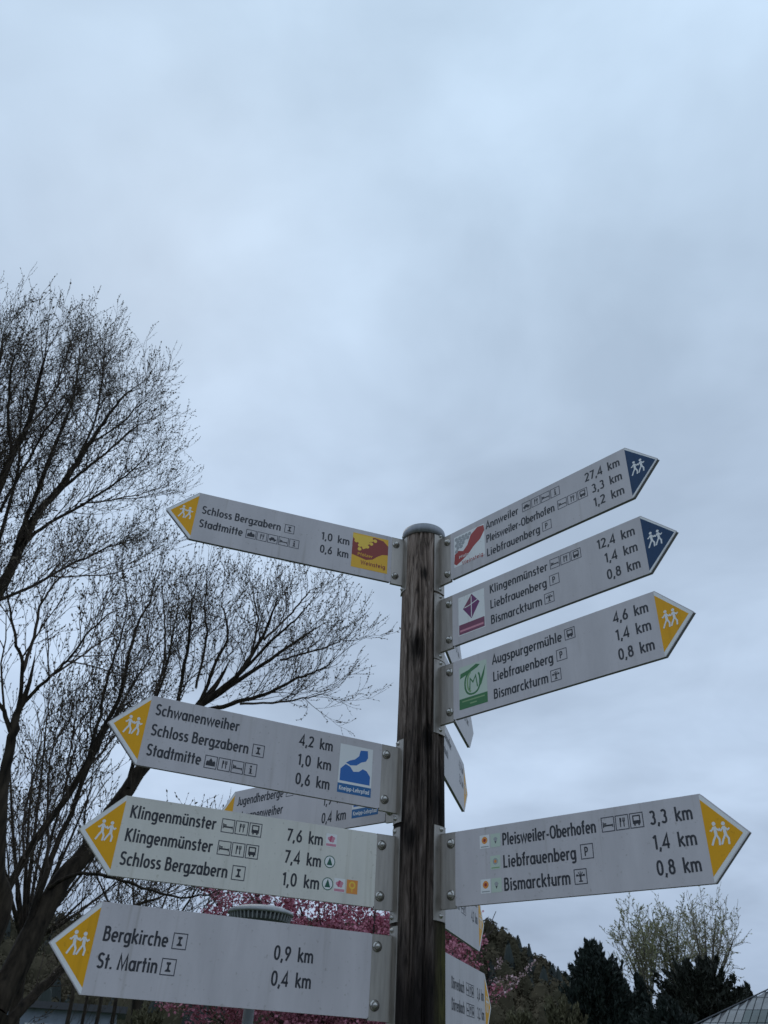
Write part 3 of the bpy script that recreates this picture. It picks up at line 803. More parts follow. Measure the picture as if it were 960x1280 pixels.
def logo_swirl(x, y, w, h):
    def draw(p):
        mb, q = logo_quad(p, x, y, w, h, I_pgreen)
        p.poly(mb, q([(0, 0), (1, 0), (1, .24), (0, .24)]), 0.27, I_green)
        p.poly(mb, q([(.10, .155), (.90, .155), (.90, .185), (.10, .185)]), 0.30, I_lgreen)
        p.poly(mb, q([(.38, .075), (.62, .075), (.62, .105), (.38, .105)]), 0.30, I_lgreen)
        p.line(mb, q([(a, b) for a, b in arc(.48, .56, .27, .27, 100, 400, 22)]), w * .055, 0.28, I_green)
        p.line(mb, q([(a, b) for a, b in arc(.50, .58, .20, .24, 110, 250, 12)]), w * .06, 0.29, I_lgreen)
        p.poly(mb, q([(.03, .72), (.05, .84), (.34, .88), (.62, .97), (.76, .93), (.66, .88), (.44, .82), (.24, .77)]), 0.31, I_green)
        p.poly(mb, q([(.96, .90), (.90, .66), (.80, .46), (.68, .36), (.74, .52), (.84, .70)]), 0.32, I_green)
        p.line(mb, q([(.38, .40), (.40, .66), (.50, .56), (.60, .70), (.66, .42)]), w * .04, 0.33, I_green)
        mb.build('logo_sticker', None, p.panel)
    return draw
def route_mark(kind, x, y, w=27.0, h=29.0):
    def draw(p):
        if kind == 'fir':
            mb = MB(); c = (x + w / 2, y + h / 2)
            p.disc(mb, c, w * .50, 0.24, I_dgreen, 24); p.disc(mb, c, w * .43, 0.27, I_white, 24)
            p.poly(mb, [(c[0] - w * .26, c[1] - h * .25), (c[0] + w * .26, c[1] - h * .25), (c[0], c[1] + h * .36)], 0.30, I_dgreen)
        else:
            base = {'rose': I_pink, 'sun': I_or, 'vine': I_pgreen, 'star': I_white, 'fern': I_pgreen}[kind]
            mb, q = logo_quad(p, x, y, w, h, I_white if kind == 'rose' else base)
            if kind == 'rose':
                for i, c in enumerate(((.30, .62), (.50, .72), (.68, .66), (.44, .50), (.62, .48))): p.disc(mb, q([c])[0], w * .15, 0.27 + .01 * i, I_rose if i % 2 else I_pink, 10)
                p.poly(mb, q([(.04, .05), (.96, .05), (.96, .24), (.04, .24)]), 0.27, I_pink)
            elif kind == 'sun':
                p.disc(mb, q([(.5, .62)])[0], w * .30, 0.27, I_lyel, 14); p.disc(mb, q([(.5, .62)])[0], w * .17, 0.30, I_or, 12)
                p.line(mb, q([(.5, .40), (.5, .12)]), w * .08, 0.32, I_lyel)
            elif kind == 'star':
                p.disc(mb, q([(.5, .60)])[0], w * .30, 0.27, I_or, 12); p.disc(mb, q([(.5, .60)])[0], w * .14, 0.30, I_red, 10)
                p.poly(mb, q([(.1, .08), (.9, .08), (.9, .16), (.1, .16)]), 0.27, I_grey)
            elif kind == 'vine':
                p.disc(mb, q([(.5, .58)])[0], w * .26, 0.27, I_grey, 12); p.disc(mb, q([(.5, .58)])[0], w * .13, 0.30, I_or, 10)
                p.poly(mb, q([(.1, .08), (.9, .08), (.9, .16), (.1, .16)]), 0.27, I_lgreen)
            else:
                p.poly(mb, q([(.30, .62), (.70, .62), (.5, .24)]), 0.28, M_ink); p.disc(mb, q([(.5, .58)])[0], w * .18, 0.30, I_grey, 10)
        mb.build('route_mark', None, p.panel)
    return draw

r3, r2 = ROWS3, ROWS2
wT = {'Schloss Bergzabern': 232, 'Stadtmitte': 125, 'Schwanenweiher': 201, 'Klingenmünster': 190, 'Bergkirche': 129.5, 'St. Martin': 118,
      'Annweiler': 117, 'Pleisweiler-Oberhofen': 235, 'Liebfrauenberg': 183.5, 'Bismarckturm': 165, 'Augspurgermühle': 214, 'Jugendherberge': 196, 'Dörrenbach': 140}
def TX(t, x, b): return T(t, x, b, wT[t])

SIGNS = {}
SIGNS['L1'] = make_sign(3.44411, 1.35217, -0.0028, 0.10375, -0.0002, -1, 'topmost left-pointing sign with yellow arrow and red and yellow vineyard logo', lines=[
    TX('Schloss Bergzabern', LX + 1, r2[0]), IC(['rook'], 262, r2[0]), TX('Stadtmitte', LX + 1, r2[1]), IC(['town', 'food', 'car', 'bed', 'info'], 153, r2[1]),
    TR('1,0 km', LD, r2[0] + 3), TR('0,6 km', LD, r2[1] + 4), logo_wine(471, 24, 114, 122, I_yel, I_dred, I_lyel, I_yel, I_dred)])
SIGNS['R1'] = make_sign(-0.82025, 1.34196, 0.0041, 0.10843, -0.0017, 1, 'topmost right-pointing sign with blue arrow and red and white vineyard logo', arrow='blue', lines=[
    TX('Annweiler', RX + 3, r3[0]), IC(['car', 'food', 'bed', 'info'], 267, r3[0]), TX('Pleisweiler-Oberhofen', RX + 3, r3[1]), IC(['bed', 'food', 'bus'], 381, r3[1]),
    TX('Liebfrauenberg', RX + 3, r3[2]), IC(['park'], 327, r3[2]), TR('27,4 km', RD, r3[0] - 2), TR('3,3 km', RD, r3[1]), TR('1,2 km', RD, r3[2] + 2),
    logo_wine(13, 34, 116, 106, M_white, I_red, I_grey, I_white, I_red)])
SIGNS['R2'] = make_sign(-0.80600, 1.12775, 0.0039, 0.11201, -0.0009, 1, 'right-pointing sign with blue arrow and purple diamond logo with white cross', arrow='blue', lines=[
    TX('Klingenmünster', RX + 1, r3[0]), IC(['bed', 'food', 'bus'], 332, r3[0]), TX('Liebfrauenberg', RX + 1, r3[1]), IC(['park'], 326, r3[1]), TX('Bismarckturm', RX + 1, r3[2]), IC(['tower'], 306, r3[2]),
    TR('12,4 km', RD, r3[0]), TR('1,4 km', RD, r3[1] + 1), TR('0,8 km', RD, r3[2] + 1), logo_diamond(21, 22, 93, 120)])
SIGNS['R3'] = make_sign(-0.81085, 0.91784, 0.0044, 0.11219, -0.0039, 1, 'right-pointing sign with yellow arrow and green swirl logo', lines=[
    TX('Augspurgermühle', RX - 1, r3[0]), IC(['bus'], 354, r3[0]), TX('Liebfrauenberg', RX, r3[1]), IC(['park'], 326, r3[1]), TX('Bismarckturm', RX, r3[2]), IC(['tower'], 305, r3[2]),
    TR('4,6 km', RD, r3[0]), TR('1,4 km', RD, r3[1] + 2), TR('0,8 km', RD, r3[2] + 1), logo_swirl(20, 20, 93, 118)])
SIGNS['R4'] = make_sign(-0.74640, 0.48042, 0.0003, 0.10993, -0.0072, 1, 'lowest large right-pointing sign with yellow arrow and five small route stickers before its text', lines=[
    TX('Pleisweiler-Oberhofen', RX, r3[0]), IC(['bed', 'food', 'bus'], 381, r3[0]), TX('Liebfrauenberg', RX, r3[1]), IC(['park'], 327, r3[1]), TX('Bismarckturm', RX, r3[2]), IC(['tower'], 307, r3[2]),
    TR('3,3 km', RD, r3[0]), TR('1,4 km', RD, r3[1]), TR('0,8 km', RD, r3[2]),
    route_mark('star', 70, r3[0] - 1), route_mark('fern', 100, r3[0] - 1), route_mark('vine', 98, r3[1] - 1), route_mark('star', 70, r3[2] - 1), route_mark('fern', 99, r3[2] - 1)])
SIGNS['L2'] = make_sign(3.55501, 0.69261, 0.0013, 0.11344, 0.0044, -1, 'left-pointing sign with yellow arrow, three text lines and blue foot logo', lines=[
    TX('Schwanenweiher', LX, r3[0] + 2), TX('Schloss Bergzabern', LX, r3[1] + 1), IC(['rook'], 259, r3[1]), TX('Stadtmitte', LX, r3[2] + 2), IC(['town', 'food', 'bed', 'info'], 151, r3[2]),
    TR('4,2 km', LD, r3[0]), TR('1,0 km', LD, r3[1] - 1), TR('0,6 km', LD, r3[2]), logo_kneipp(482, 21, 90, 120)])
SIGNS['L3'] = make_sign(3.50809, 0.47420, 0.0019, 0.11344, 0.0009, -1, 'left-pointing sign with yellow arrow and small green, pink and orange route stickers', field=M_field_g, lines=[
    TX('Klingenmünster', LX - 1, r3[0] + 1), IC(['bed', 'food', 'bus'], 219, r3[0]), TX('Klingenmünster', LX - 1, r3[1]), IC(['bed', 'food', 'bus'], 218, r3[1]), TX('Schloss Bergzabern', LX - 1, r3[2]), IC(['rook'], 258, r3[2]),
    TR('7,6 km', LD - 1, r3[0]), TR('7,4 km', LD - 1, r3[1]), TR('1,0 km', LD - 1, r3[2]),
    route_mark('rose', 468, r3[0]), route_mark('fir', 468, r3[1]), route_mark('fir', 467, r3[2]), route_mark('rose', 496, r3[2]), route_mark('sun', 527, r3[2])])
SIGNS['L4'] = make_sign(3.51693, 0.25860, 0.0017, 0.11534, 0.0058, -1, 'lowest left-pointing sign with yellow arrow and only two text lines', lines=[
    TX('Bergkirche', LX + 1, r2[0]), IC(['rook'], 157, r2[0]), TX('St. Martin', LX + 1, r2[1]), IC(['rook'], 143, r2[1]), TR('0,9 km', LD, r2[0] - 2), TR('0,4 km', LD, r2[1] - 2)])
# signs pointing away behind the post
SIGNS['BL'] = make_sign(R(140.4), 0.693, 0.0, 0.110, 0, -1, 'partly hidden sign behind the post pointing back left with yellow arrow and blue foot logo', lines=[
    TX('Jugendherberge', LX, r3[0]), IC(['bed'], 225, r3[0]), TX('Schwanenweiher', LX, r3[1]), TR('1,9 km', LD, r3[1]), TR('0,4 km', LD, r3[2]), logo_kneipp(482, 21, 90, 120)])
for th, z, o, lab, arr, ls in (
    (74.5, 1.350, 0.0, 'topmost sign pointing away behind the post, mostly hidden by right-pointing signs', None, [TX('Schwanenweiher', RX, r2[0]), TR('4,2 km', RD, r2[0])]),
    (72.4, 1.110, -0.004, 'sign pointing away behind the post, its tip showing below the green logo sign', None, [TX('Schwanenweiher', RX, r3[0]), TX('Dörrenbach', RX, r3[1]), TR('4,2 km', RD, r3[0]), TR('4,2 km', RD, r3[1])]),
    (74.7, 0.892, -0.009, 'narrow edge-on sign behind the post above the lowest right-pointing sign', 'yellow', [TX('Schwanenweiher', RX, r3[0]), TX('Dörrenbach', RX, r3[1]), TR('4,2 km', RD, r3[0]), TR('3,2 km', RD, r3[1])]),
    (70.9, 0.481, -0.001, 'sign pointing away just below the lowest right-pointing sign, yellow tip in front of pink blossom', 'yellow', [TX('Dörrenbach', RX, r3[0]), TX('Schwanenweiher', RX, r3[1]), IC(['bed', 'food'], 350, r3[1]), TR('3,6 km', RD, r3[0]), TR('4,2 km', RD, r3[1])]),
    (70.0, 0.261, -0.003, 'lowest sign pointing away behind the post, cut off by the bottom of the photo', 'yellow', [TX('Dörrenbach', RX + 60, r3[1] + 20), IC(['bed', 'food', 'bus'], 355, r3[1] + 20), TX('Dörrenbach', RX + 60, r3[2] + 20), IC(['bed', 'food', 'bus'], 355, r3[2] + 20), TR('3,6 km', RD, r3[1] + 20), TR('3,2 km', RD, r3[2] + 20)])):
    make_sign(R(th), z, o, 0.110, 0, 1, lab, arr, lines=ls)

# ------------------------------------------------------------------ tree tools
class Tubes:
    def __init__(s): s.V = []; s.F = []; s.n = 0
    def add(s, P, rad, k):
        P = np.asarray(P, float); n = len(P)
        t = np.gradient(P, axis=0); t /= np.linalg.norm(t, axis=1)[:, None] + 1e-12
        ref = np.array([0.31, 0.17, 0.93]) if abs(t[0, 2]) < 0.8 else np.array([0.93, 0.3, 0.1])
        a = np.cross(t, ref); a /= np.linalg.norm(a, axis=1)[:, None] + 1e-12
        b = np.cross(t, a)
        an = np.arange(k) * 2 * math.pi / k
        V = P[:, None, :] + (a[:, None, :] * np.cos(an)[None, :, None] + b[:, None, :] * np.sin(an)[None, :, None]) * np.asarray(rad)[:, None, None]
        i = np.arange(n - 1)[:, None] * k; j = np.arange(k)[None, :]; j2 = (j + 1) % k
        F = np.stack([i + j, i + j2, i + k + j2, i + k + j], -1).reshape(-1, 4) + s.n
        s.V.append(V.reshape(-1, 3)); s.F.append(F); s.n += n * k
    def build(s, name, M, parent, smooth=True):
        return np_mesh(name, np.concatenate(s.V), np.concatenate(s.F), M, parent, smooth)

def smooth_path(pts, per=5):
    P = np.asarray(pts, float); n = len(P); out = []
    for i in range(n - 1):
        p0 = P[max(i - 1, 0)]; p1 = P[i]; p2 = P[i + 1]; p3 = P[min(i + 2, n - 1)]
        for q in range(per):
            t = q / per
            out.append(0.5 * ((2 * p1) + (-p0 + p2) * t + (2 * p0 - 5 * p1 + 4 * p2 - p3) * t * t + (-p0 + 3 * p1 - 3 * p2 + p3) * t ** 3))
    out.append(P[-1])
    return np.array(out)

class Bare:
    """bare spring tree: guide limbs plus recursive twigs and buds"""
    def __init__(s, seed, up=0.10, spread=(22, 50), twig_r=0.0024, jit=0.16):
        s.rg = np.random.default_rng(seed); s.limb = Tubes(); s.twig = Tubes(); s.tips = []; s.tipd = []
        s.up, s.spread, s.twig_r, s.jit = up, spread, twig_r, jit
    def path(s, p, d, L, n):
        P = [p]; st = L / n; d = d.copy()
        for i in range(n):
            d = d + s.rg.normal(size=3) * s.jit; d[2] += s.up
            d /= np.linalg.norm(d); P.append(P[-1] + d * st)
        return np.array(P)
    def branch(s, P, ra, rb, level, dens, lens):
        """add one branch and its children. lens = list of (mean length) per deeper level"""
        n = len(P); tt = np.linspace(0, 1, n)
        rad = rb + (ra - rb) * (1 - tt) ** 0.85
        k = 8 if ra > 0.05 else (5 if ra > 0.015 else 3)
        (s.limb if ra > 0.022 else s.twig).add(P, rad, k)
        if not lens:
            s.tips.append(P[-1]); s.tipd.append(P[-1] - P[-2])
            for q in range(1, n - 1):
                s.tips.append(P[q]); s.tipd.append(P[q + 1] - P[q] + s.rg.normal(size=3) * 0.05)
            return
        seg = np.linalg.norm(np.diff(P, axis=0), axis=1); cum = np.concatenate([[0], np.cumsum(seg)]); Lt = cum[-1]
        m = max(2, int(Lt * dens[0] * s.rg.uniform(0.8, 1.2)))
        t0 = 0.12 if level > 0 else 0.22
        for t in (np.arange(m) + s.rg.random(m)) / m:
            t = t0 + (1 - t0) * t
            x = t * Lt; i = min(np.searchsorted(cum, x) - 1, n - 2); i = max(i, 0)
            f = (x - cum[i]) / (seg[i] + 1e-9); p = P[i] * (1 - f) + P[i + 1] * f
            tg = P[i + 1] - P[i]; tg /= np.linalg.norm(tg)
            q = s.rg.normal(size=3); q -= q @ tg * tg; q /= np.linalg.norm(q)
            if q[2] < 0 and s.rg.random() < 0.5: q = -q
            a = R(s.rg.uniform(*s.spread))
            d = tg * math.cos(a) + q * math.sin(a)
            L = lens[0] * s.rg.uniform(0.55, 1.2) * (1.0 - (0.30 if level == 0 else 0.45) * t)
            rp = rb + (ra - rb) * (1 - t) ** 0.85
            r1 = max(s.twig_r, min(rp * 0.62, 0.010 * L + 0.0016))
            s.branch(s.path(p, d, L, 5 if L > 0.8 else 4 if L > 0.35 else 3), r1, s.twig_r * 0.8 if r1 > s.twig_r else s.twig_r * 0.7, level + 1, dens[1:], lens[1:])
        # leader continues as a twig
        d = P[-1] - P[-2]; d /= np.linalg.norm(d)
        s.branch(s.path(P[-1], d, lens[0] * 0.7, 4), max(rb, s.twig_r), s.twig_r * 0.8, level + 1, dens[1:], lens[1:])
    def guide(s, pts, ra, rb, dens, lens):
        P = smooth_path(pts, 5)
        P[1:-1] += s.rg.normal(size=(len(P) - 2, 3)) * 0.006
        s.branch(P, ra, rb, 0, dens, lens)
    def finish(s, name, loc, label, bark, twigm, budm, bud=0.020, budf=1.0, group=None):
        root = empty(name, loc); tag(root, label, 'tree', group)
        off = np.array(loc)
        for T_, nm, M in ((s.limb, 'trunk', bark), (s.twig, 'crown', twigm)):
            if T_.n:
                T_.V = [v - off for v in T_.V]
                o = T_.build(nm, M, root)
        C = np.array(s.tips) - off; Dv = np.array(s.tipd); Dv /= np.linalg.norm(Dv, axis=1)[:, None] + 1e-9
        if budf < 1:
            kk = s.rg.random(len(C)) < budf; C, Dv = C[kk], Dv[kk]
        V, F = leaf_quads(C + Dv * bud * 0.6, bud * s.rg.uniform(0.6, 1.3, len(C)), s.rg, 0.72, Dv, 2.0)
        o = np_mesh('buds', V, F, budm, root); o['kind'] = 'stuff'
        return root

M_bark = mat('dark_bark', (0.042, 0.032, 0.023), 0.95, var=0.55, scale=14, stretch=(1, 1, 0.3), bump=0.8, c2=(0.009, 0.0075, 0.006), spec=0.15)
M_twig = mat('twig_bark', (0.075, 0.056, 0.044), 0.85, var=0.4, scale=2, spec=0.2)
M_bud = mat('spring_buds', (0.085, 0.062, 0.036), 0.8, var=0.5, scale=3)

def px(path, D0, D1=None):
    """pixel guide with the horizontal distance running from D0 to D1"""
    D1 = D0 if D1 is None else D1
    n = len(path)
    return [at(x, y, D0 + (D1 - D0) * i / max(1, n - 1)) for i, (x, y) in enumerate(path)]

# --- the tall tree at the left edge: trunk stands outside the frame
tA = Bare(21, up=0.075, spread=(20, 50), jit=0.14)
baseA = polar(-31.5, 10.6)
forkA = at(-95, 905, 10.6)
trunk = smooth_path([baseA - [0, 0, 0.2], baseA + [0.02, 0, 1.6], baseA + (forkA - baseA) * 0.62, forkA], 6)
tA.limb.add(trunk, np.linspace(0.26, 0.16, len(trunk)), 12)
lA = [0.98, 0.56, 0.29]; dA = [6.6, 7.6, 8.6]
for pts, D0, D1, ra, rb in (
    ([(-95, 905), (-55, 760), (-10, 632), (15, 570), (37, 525), (50, 470), (56, 448)], 10.6, 10.0, 0.13, 0.016),
    ([(-95, 905), (-40, 800), (0, 737), (18, 702), (45, 645), (75, 610), (100, 572), (120, 542), (146, 505), (166, 486)], 10.6, 10.7, 0.145, 0.014),
    ([(14, 708), (30, 655), (55, 592), (67, 562), (88, 508), (100, 450)], 10.6, 11.6, 0.075, 0.013),
    ([(28, 682), (60, 655), (105, 630), (150, 600), (180, 575)], 10.6, 10.0, 0.05, 0.011),
    ([(-12, 755), (35, 735), (85, 708), (135, 685), (172, 672)], 10.6, 11.4, 0.045, 0.010),
    ([(40, 650), (90, 600), (128, 570), (162, 540), (178, 530)], 10.7, 11.2, 0.05, 0.010),
    ([(-70, 800), (-45, 640), (-20, 530), (-2, 455), (4, 418)], 10.6, 11.2, 0.10, 0.014),
    ([(-95, 905), (-100, 720), (-70, 560), (-50, 460)], 10.6, 10.2, 0.13, 0.016),
    ([(-95, 905), (-170, 760), (-200, 600), (-190, 500)], 10.6, 11.5, 0.12, 0.016),
    ([(15, 570), (10, 520), (14, 460), (22, 440)], 10.1, 9.6, 0.045, 0.010),
    ([(-5, 690), (20, 600), (25, 540), (30, 480)], 10.9, 11.6, 0.05, 0.010),
    ([(95, 578), (120, 520), (128, 470), (130, 440)], 10.9, 11.4, 0.035, 0.009),
    ([(30, 540), (62, 500), (80, 455), (88, 425)], 10.0, 10.6, 0.03, 0.009),
    ([(110, 556), (150, 530), (172, 508), (184, 500)], 10.8, 10.2, 0.03, 0.009),
    ([(100, 630), (140, 625), (175, 618), (192, 612)], 10.2, 10.6, 0.025, 0.008),
    ([(60, 720), (105, 720), (150, 715), (185, 700)], 11.0, 11.5, 0.025, 0.008),
    ([(-40, 700), (-25, 600), (-15, 510), (-6, 450)], 10.6, 9.8, 0.06, 0.012),
    ([(0, 640), (35, 575), (70, 520), (108, 480)], 10.4, 9.7, 0.04, 0.010)):
    tA.guide(px(pts, D0, D1), ra * 0.60, rb * 0.72, dA, lA)
tA.finish('bare_tree', tuple(baseA), 'tall bare tree at the left edge, its dense twiggy crown reaching highest', M_bark, M_twig, M_bud)

# --- the leaning tree whose limbs fan out behind the left-pointing signs
tB = Bare(33, up=0.075, spread=(20, 50), jit=0.14)
baseB = polar(-25.5, 9.6)
kB = at(-8, 1262, 9.7)
trunk = smooth_path([baseB - [0, 0, 0.2], baseB + [0.03, 0.02, 0.8], baseB * 0.35 + kB * 0.65, kB], 6)
tB.limb.add(trunk, np.linspace(0.27, 0.17, len(trunk)), 12)
lB = [0.84, 0.49, 0.27]; dB = [6.2, 7.4, 8.6]
main = [(-8, 1262), (22, 1205), (48, 1150), (78, 1100), (110, 1062), (146, 1006), (180, 958), (214, 918), (248, 884)]
tB.guide(px(main, 9.7, 10.6), 0.135, 0.06, [0.7, 4, 9], [1.3, 0.6, 0.3])
for pts, D0, D1, ra, rb in (
    ([(248, 884), (278, 860), (298, 842), (325, 802), (338, 772), (346, 750)], 10.6, 10.4, 0.075, 0.012),
    ([(246, 886), (296, 852), (336, 826), (372, 800), (388, 790), (400, 782)], 10.6, 11.2, 0.06, 0.010),
    ([(236, 894), (290, 880), (330, 868), (366, 850), (392, 840), (410, 832)], 10.55, 10.1, 0.055, 0.010),
    ([(226, 905), (252, 872), (270, 826), (284, 800), (282, 772), (277, 755)], 10.5, 10.9, 0.05, 0.011),
    ([(205, 928), (222, 880), (236, 800), (238, 772), (240, 752)], 10.4, 9.9, 0.05, 0.011),
    ([(160, 985), (172, 930), (200, 860), (215, 800), (222, 760)], 10.2, 10.7, 0.045, 0.010),
    ([(300, 842), (340, 800), (368, 776), (384, 758)], 10.6, 10.1, 0.04, 0.010),
    ([(-8, 1262), (-4, 1150), (40, 1056), (92, 984), (128, 912), (150, 870), (163, 812), (174, 775), (188, 752)], 9.7, 9.3, 0.075, 0.011),
    ([(10, 1228), (34, 1160), (64, 1074), (94, 1002), (118, 942), (143, 895), (170, 850), (192, 815)], 9.75, 10.4, 0.065, 0.010),
    ([(100, 985), (122, 905), (134, 850), (150, 800), (158, 770)], 9.4, 9.0, 0.035, 0.009),
    ([(60, 1110), (95, 1092), (135, 1096), (185, 1112), (225, 1122), (262, 1118)], 9.9, 9.2, 0.036, 0.009),
    ([(140, 1098), (180, 1092), (225, 1102), (262, 1092)], 9.6, 9.9, 0.022, 0.008),
    ([(-30, 1330), (12, 1278), (45, 1242), (75, 1214), (110, 1180), (150, 1140), (200, 1122)], 9.6, 10.8, 0.105, 0.016),
    ([(300, 880), (350, 878), (385, 872), (408, 866)], 10.4, 10.8, 0.028, 0.008),
    ([(330, 800), (365, 765), (382, 745), (388, 738)], 10.5, 11.0, 0.03, 0.009),
    ([(310, 830), (322, 780), (318, 752), (316, 738)], 10.6, 11.1, 0.03, 0.009),
    ([(350, 825), (398, 812), (415, 806), (428, 800)], 10.9, 10.3, 0.026, 0.008),
    ([(245, 860), (258, 800), (256, 760), (258, 735)], 10.5, 9.8, 0.03, 0.009),
    ([(190, 880), (205, 830), (206, 780), (204, 750)], 10.2, 9.6, 0.03, 0.009),
    ([(110, 960), (140, 925), (160, 900), (182, 880)], 9.6, 10.0, 0.026, 0.008),
    ([(60, 1085), (60, 1020), (62, 960), (70, 915)], 9.8, 9.4, 0.026, 0.008),
    ([(30, 1075), (30, 1020), (45, 960), (52, 915)], 9.5, 9.9, 0.024, 0.008),
    ([(85, 1000), (84, 960), (92, 915), (96, 880)], 9.5, 9.2, 0.022, 0.008),
    ([(-8, 1262), (-40, 1150), (-75, 1040), (-100, 960)], 9.7, 10.2, 0.10, 0.016)):
    tB.guide(px(pts, D0, D1), ra * 0.64, rb * 0.75, dB, lB)
tB.finish('bare_tree', tuple(baseB), 'leaning bare tree behind the left-pointing signs, limbs fanning right towards the post', M_bark, M_twig, M_bud)

# --- slender stem at the left edge in front of them
tC = Bare(44, up=0.09, spread=(22, 50))
baseC = polar(-26.5, 8.4)
stem = [tuple(baseC - [0, 0, 0.2])] + px([(-12, 1190), (-2, 1080), (3, 985), (16, 920), (22, 890)], 8.4, 8.4)
tC.guide(stem, 0.07, 0.035, [0.5, 5, 9], [0.9, 0.5, 0.26])
for pts, D0, D1, ra, rb in (
    ([(22, 890), (28, 838), (20, 800), (13, 763), (9, 735)], 8.4, 8.2, 0.03, 0.008),
    ([(28, 840), (40, 804), (51, 757), (66, 732), (82, 714)], 8.4, 8.7, 0.028, 0.008),
    ([(22, 890), (40, 868), (62, 847), (84, 826), (108, 793), (135, 768)], 8.4, 8.0, 0.03, 0.008),
    ([(62, 847), (100, 822), (130, 800), (160, 788)], 8.2, 8.6, 0.02, 0.007),
    ([(16, 918), (0, 880), (-25, 840), (-40, 800)], 8.4, 8.6, 0.035, 0.009)):
    tC.guide(px(pts, D0, D1), ra * 0.75, rb * 0.8, [5, 7.5, 10], [1.1, 0.52, 0.26])
tC.finish('slender_tree', tuple(baseC), 'slender bare tree with forked stem at the left edge below the tallest crown', M_bark, M_twig, M_bud, 0.019)

# --- bare trees further back that fill in behind the trunks
for seed, az, D, fk, tips, lab in (
    (47, -19.5, 17.0, (30, 1180), [(-10, 1000), (10, 930), (40, 960), (60, 890), (95, 930), (115, 985), (140, 1040), (80, 1060), (20, 1090), (150, 1100), (60, 1010), (110, 1120)], 'smaller bare tree standing further back between the leaning limbs'),
    (48, -13.0, 19.0, (175, 1210), [(120, 1090), (150, 1120), (185, 1108), (215, 1098), (250, 1105), (270, 1125), (240, 1140), (205, 1160), (140, 1150), (165, 1080), (290, 1150)], 'low bare tree behind the gap between the two lowest left signs')):
    t = Bare(seed, up=0.06, spread=(22, 55), jit=0.16, twig_r=0.005)
    b = polar(az, D); f0 = at(*fk, D)
    t.guide([b - [0, 0, .2], b * 0.5 + f0 * 0.5 + [0.06, 0, 0], f0], 0.13, 0.08, [0.3, 2, 3], [0.8, 0.4, 0.3])
    for i, (x, y) in enumerate(tips):
        e_ = at(x, y, D + ((i * 37) % 7 - 3) * 0.35)
        t.guide([f0, f0 * 0.55 + e_ * 0.45 + np.array([0, 0, -0.1]), e_], 0.05, 0.010, [2.6, 3.6, 5], [1.1, 0.6, 0.32])
    t.finish('bare_tree', tuple(b), lab, M_bark, M_twig, M_bud, 0.026)

# ------------------------------------------------------------------ pink blossom tree behind the post
tP = Bare(55, up=0.05, spread=(25, 60), twig_r=0.003)
D_P = 13.0
baseP = polar(0.6, D_P)
tr = smooth_path([baseP - [0, 0, .2], baseP + [0.05, 0, 0.9], baseP + [0.0, 0.05, 1.5]], 5)
tP.limb.add(tr, np.linspace(0.15, 0.12, len(tr)), 10)
topP = baseP + np.array([0, 0.05, 1.5])
for tx, ty, dd in ((275, 1135, 0.3), (320, 1120, -0.5), (370, 1115, 0.4), (420, 1120, -0.4), (470, 1120, 0.5), (520, 1130, -0.3), (300, 1165, 0.8), (400, 1150, -0.9), (450, 1165, 0.9), (350, 1150, 0.2), (570, 1170, 0.5), (580, 1215, -0.4), (290, 1215, -0.6), (360, 1200, 0.9), (440, 1210, -1.0), (520, 1215, 1.0), (590, 1262, 0.1), (250, 1260, 0.2)):
    e_ = at(tx, ty, D_P + dd)
    mid = topP * 0.5 + e_ * 0.5 + np.array([0, 0, -0.08])
    tP.guide([topP, mid, e_], 0.05, 0.008, [7, 9], [0.55, 0.24])
# bare upright shoots and the thinly flowering right-hand branch
for pts in ([(596, 1215), (603, 1180), (612, 1158), (620, 1139)], [(606, 1172), (614, 1165), (622, 1154)], [(602, 1152), (606, 1150), (611, 1146)]):
    P = smooth_path(px(pts, D_P - 0.4), 4); tP.twig.add(P, np.linspace(0.009, 0.005, len(P)), 4)
thin = []
for pts in ([(590, 1262), (620, 1246), (640, 1232), (655, 1216), (668, 1204)], [(595, 1240), (615, 1228), (632, 1222), (648, 1224)], [(598, 1240), (620, 1212), (627, 1198)]):
    P = smooth_path(px(pts, D_P - 0.2), 8); tP.twig.add(P, np.linspace(0.008, 0.003, len(P)), 4); thin.append(P[8:])
M_pbark = mat('cherry_bark', (0.050, 0.034, 0.030), 0.8, var=0.4, scale=6, bump=0.4)
M_pink = mat('pink_blossom', (0.54, 0.205, 0.275), 0.75, var=0.5, scale=9, c2=(0.25, 0.075, 0.11))
M_pale = mat('pale_blossom', (0.62, 0.44, 0.46), 0.75, var=0.3, scale=9)
rootP = empty('blossom_tree', tuple(baseP)); tag(rootP, 'pink blossoming ornamental tree behind the signpost', 'tree')
for T2, nm in ((tP.limb, 'trunk'), (tP.twig, 'branches')):
    T2.V = [v - baseP for v in T2.V]; T2.build(nm, M_pbark, rootP)
rgp = np.random.default_rng(8)
C = np.array(tP.tips) - baseP
C = C[C[:, 2] < 9]
C = np.repeat(C, 12, axis=0) + rgp.normal(size=(len(C) * 12, 3)) * 0.06
V, F = leaf_quads(C, rgp.uniform(0.014, 0.030, len(C)), rgp)
o = np_mesh('blossom', V, F, M_pink, rootP); o['kind'] = 'stuff'
C = np.concatenate(thin) - baseP
C = np.repeat(C, 5, axis=0) + rgp.normal(size=(len(C) * 5, 3)) * 0.022
C = C[rgp.random(len(C)) < 0.7]
V, F = leaf_quads(C, rgp.uniform(0.010, 0.02, len(C)), rgp)
o = np_mesh('pale_blossom', V, F, M_pale, rootP); o['kind'] = 'stuff'

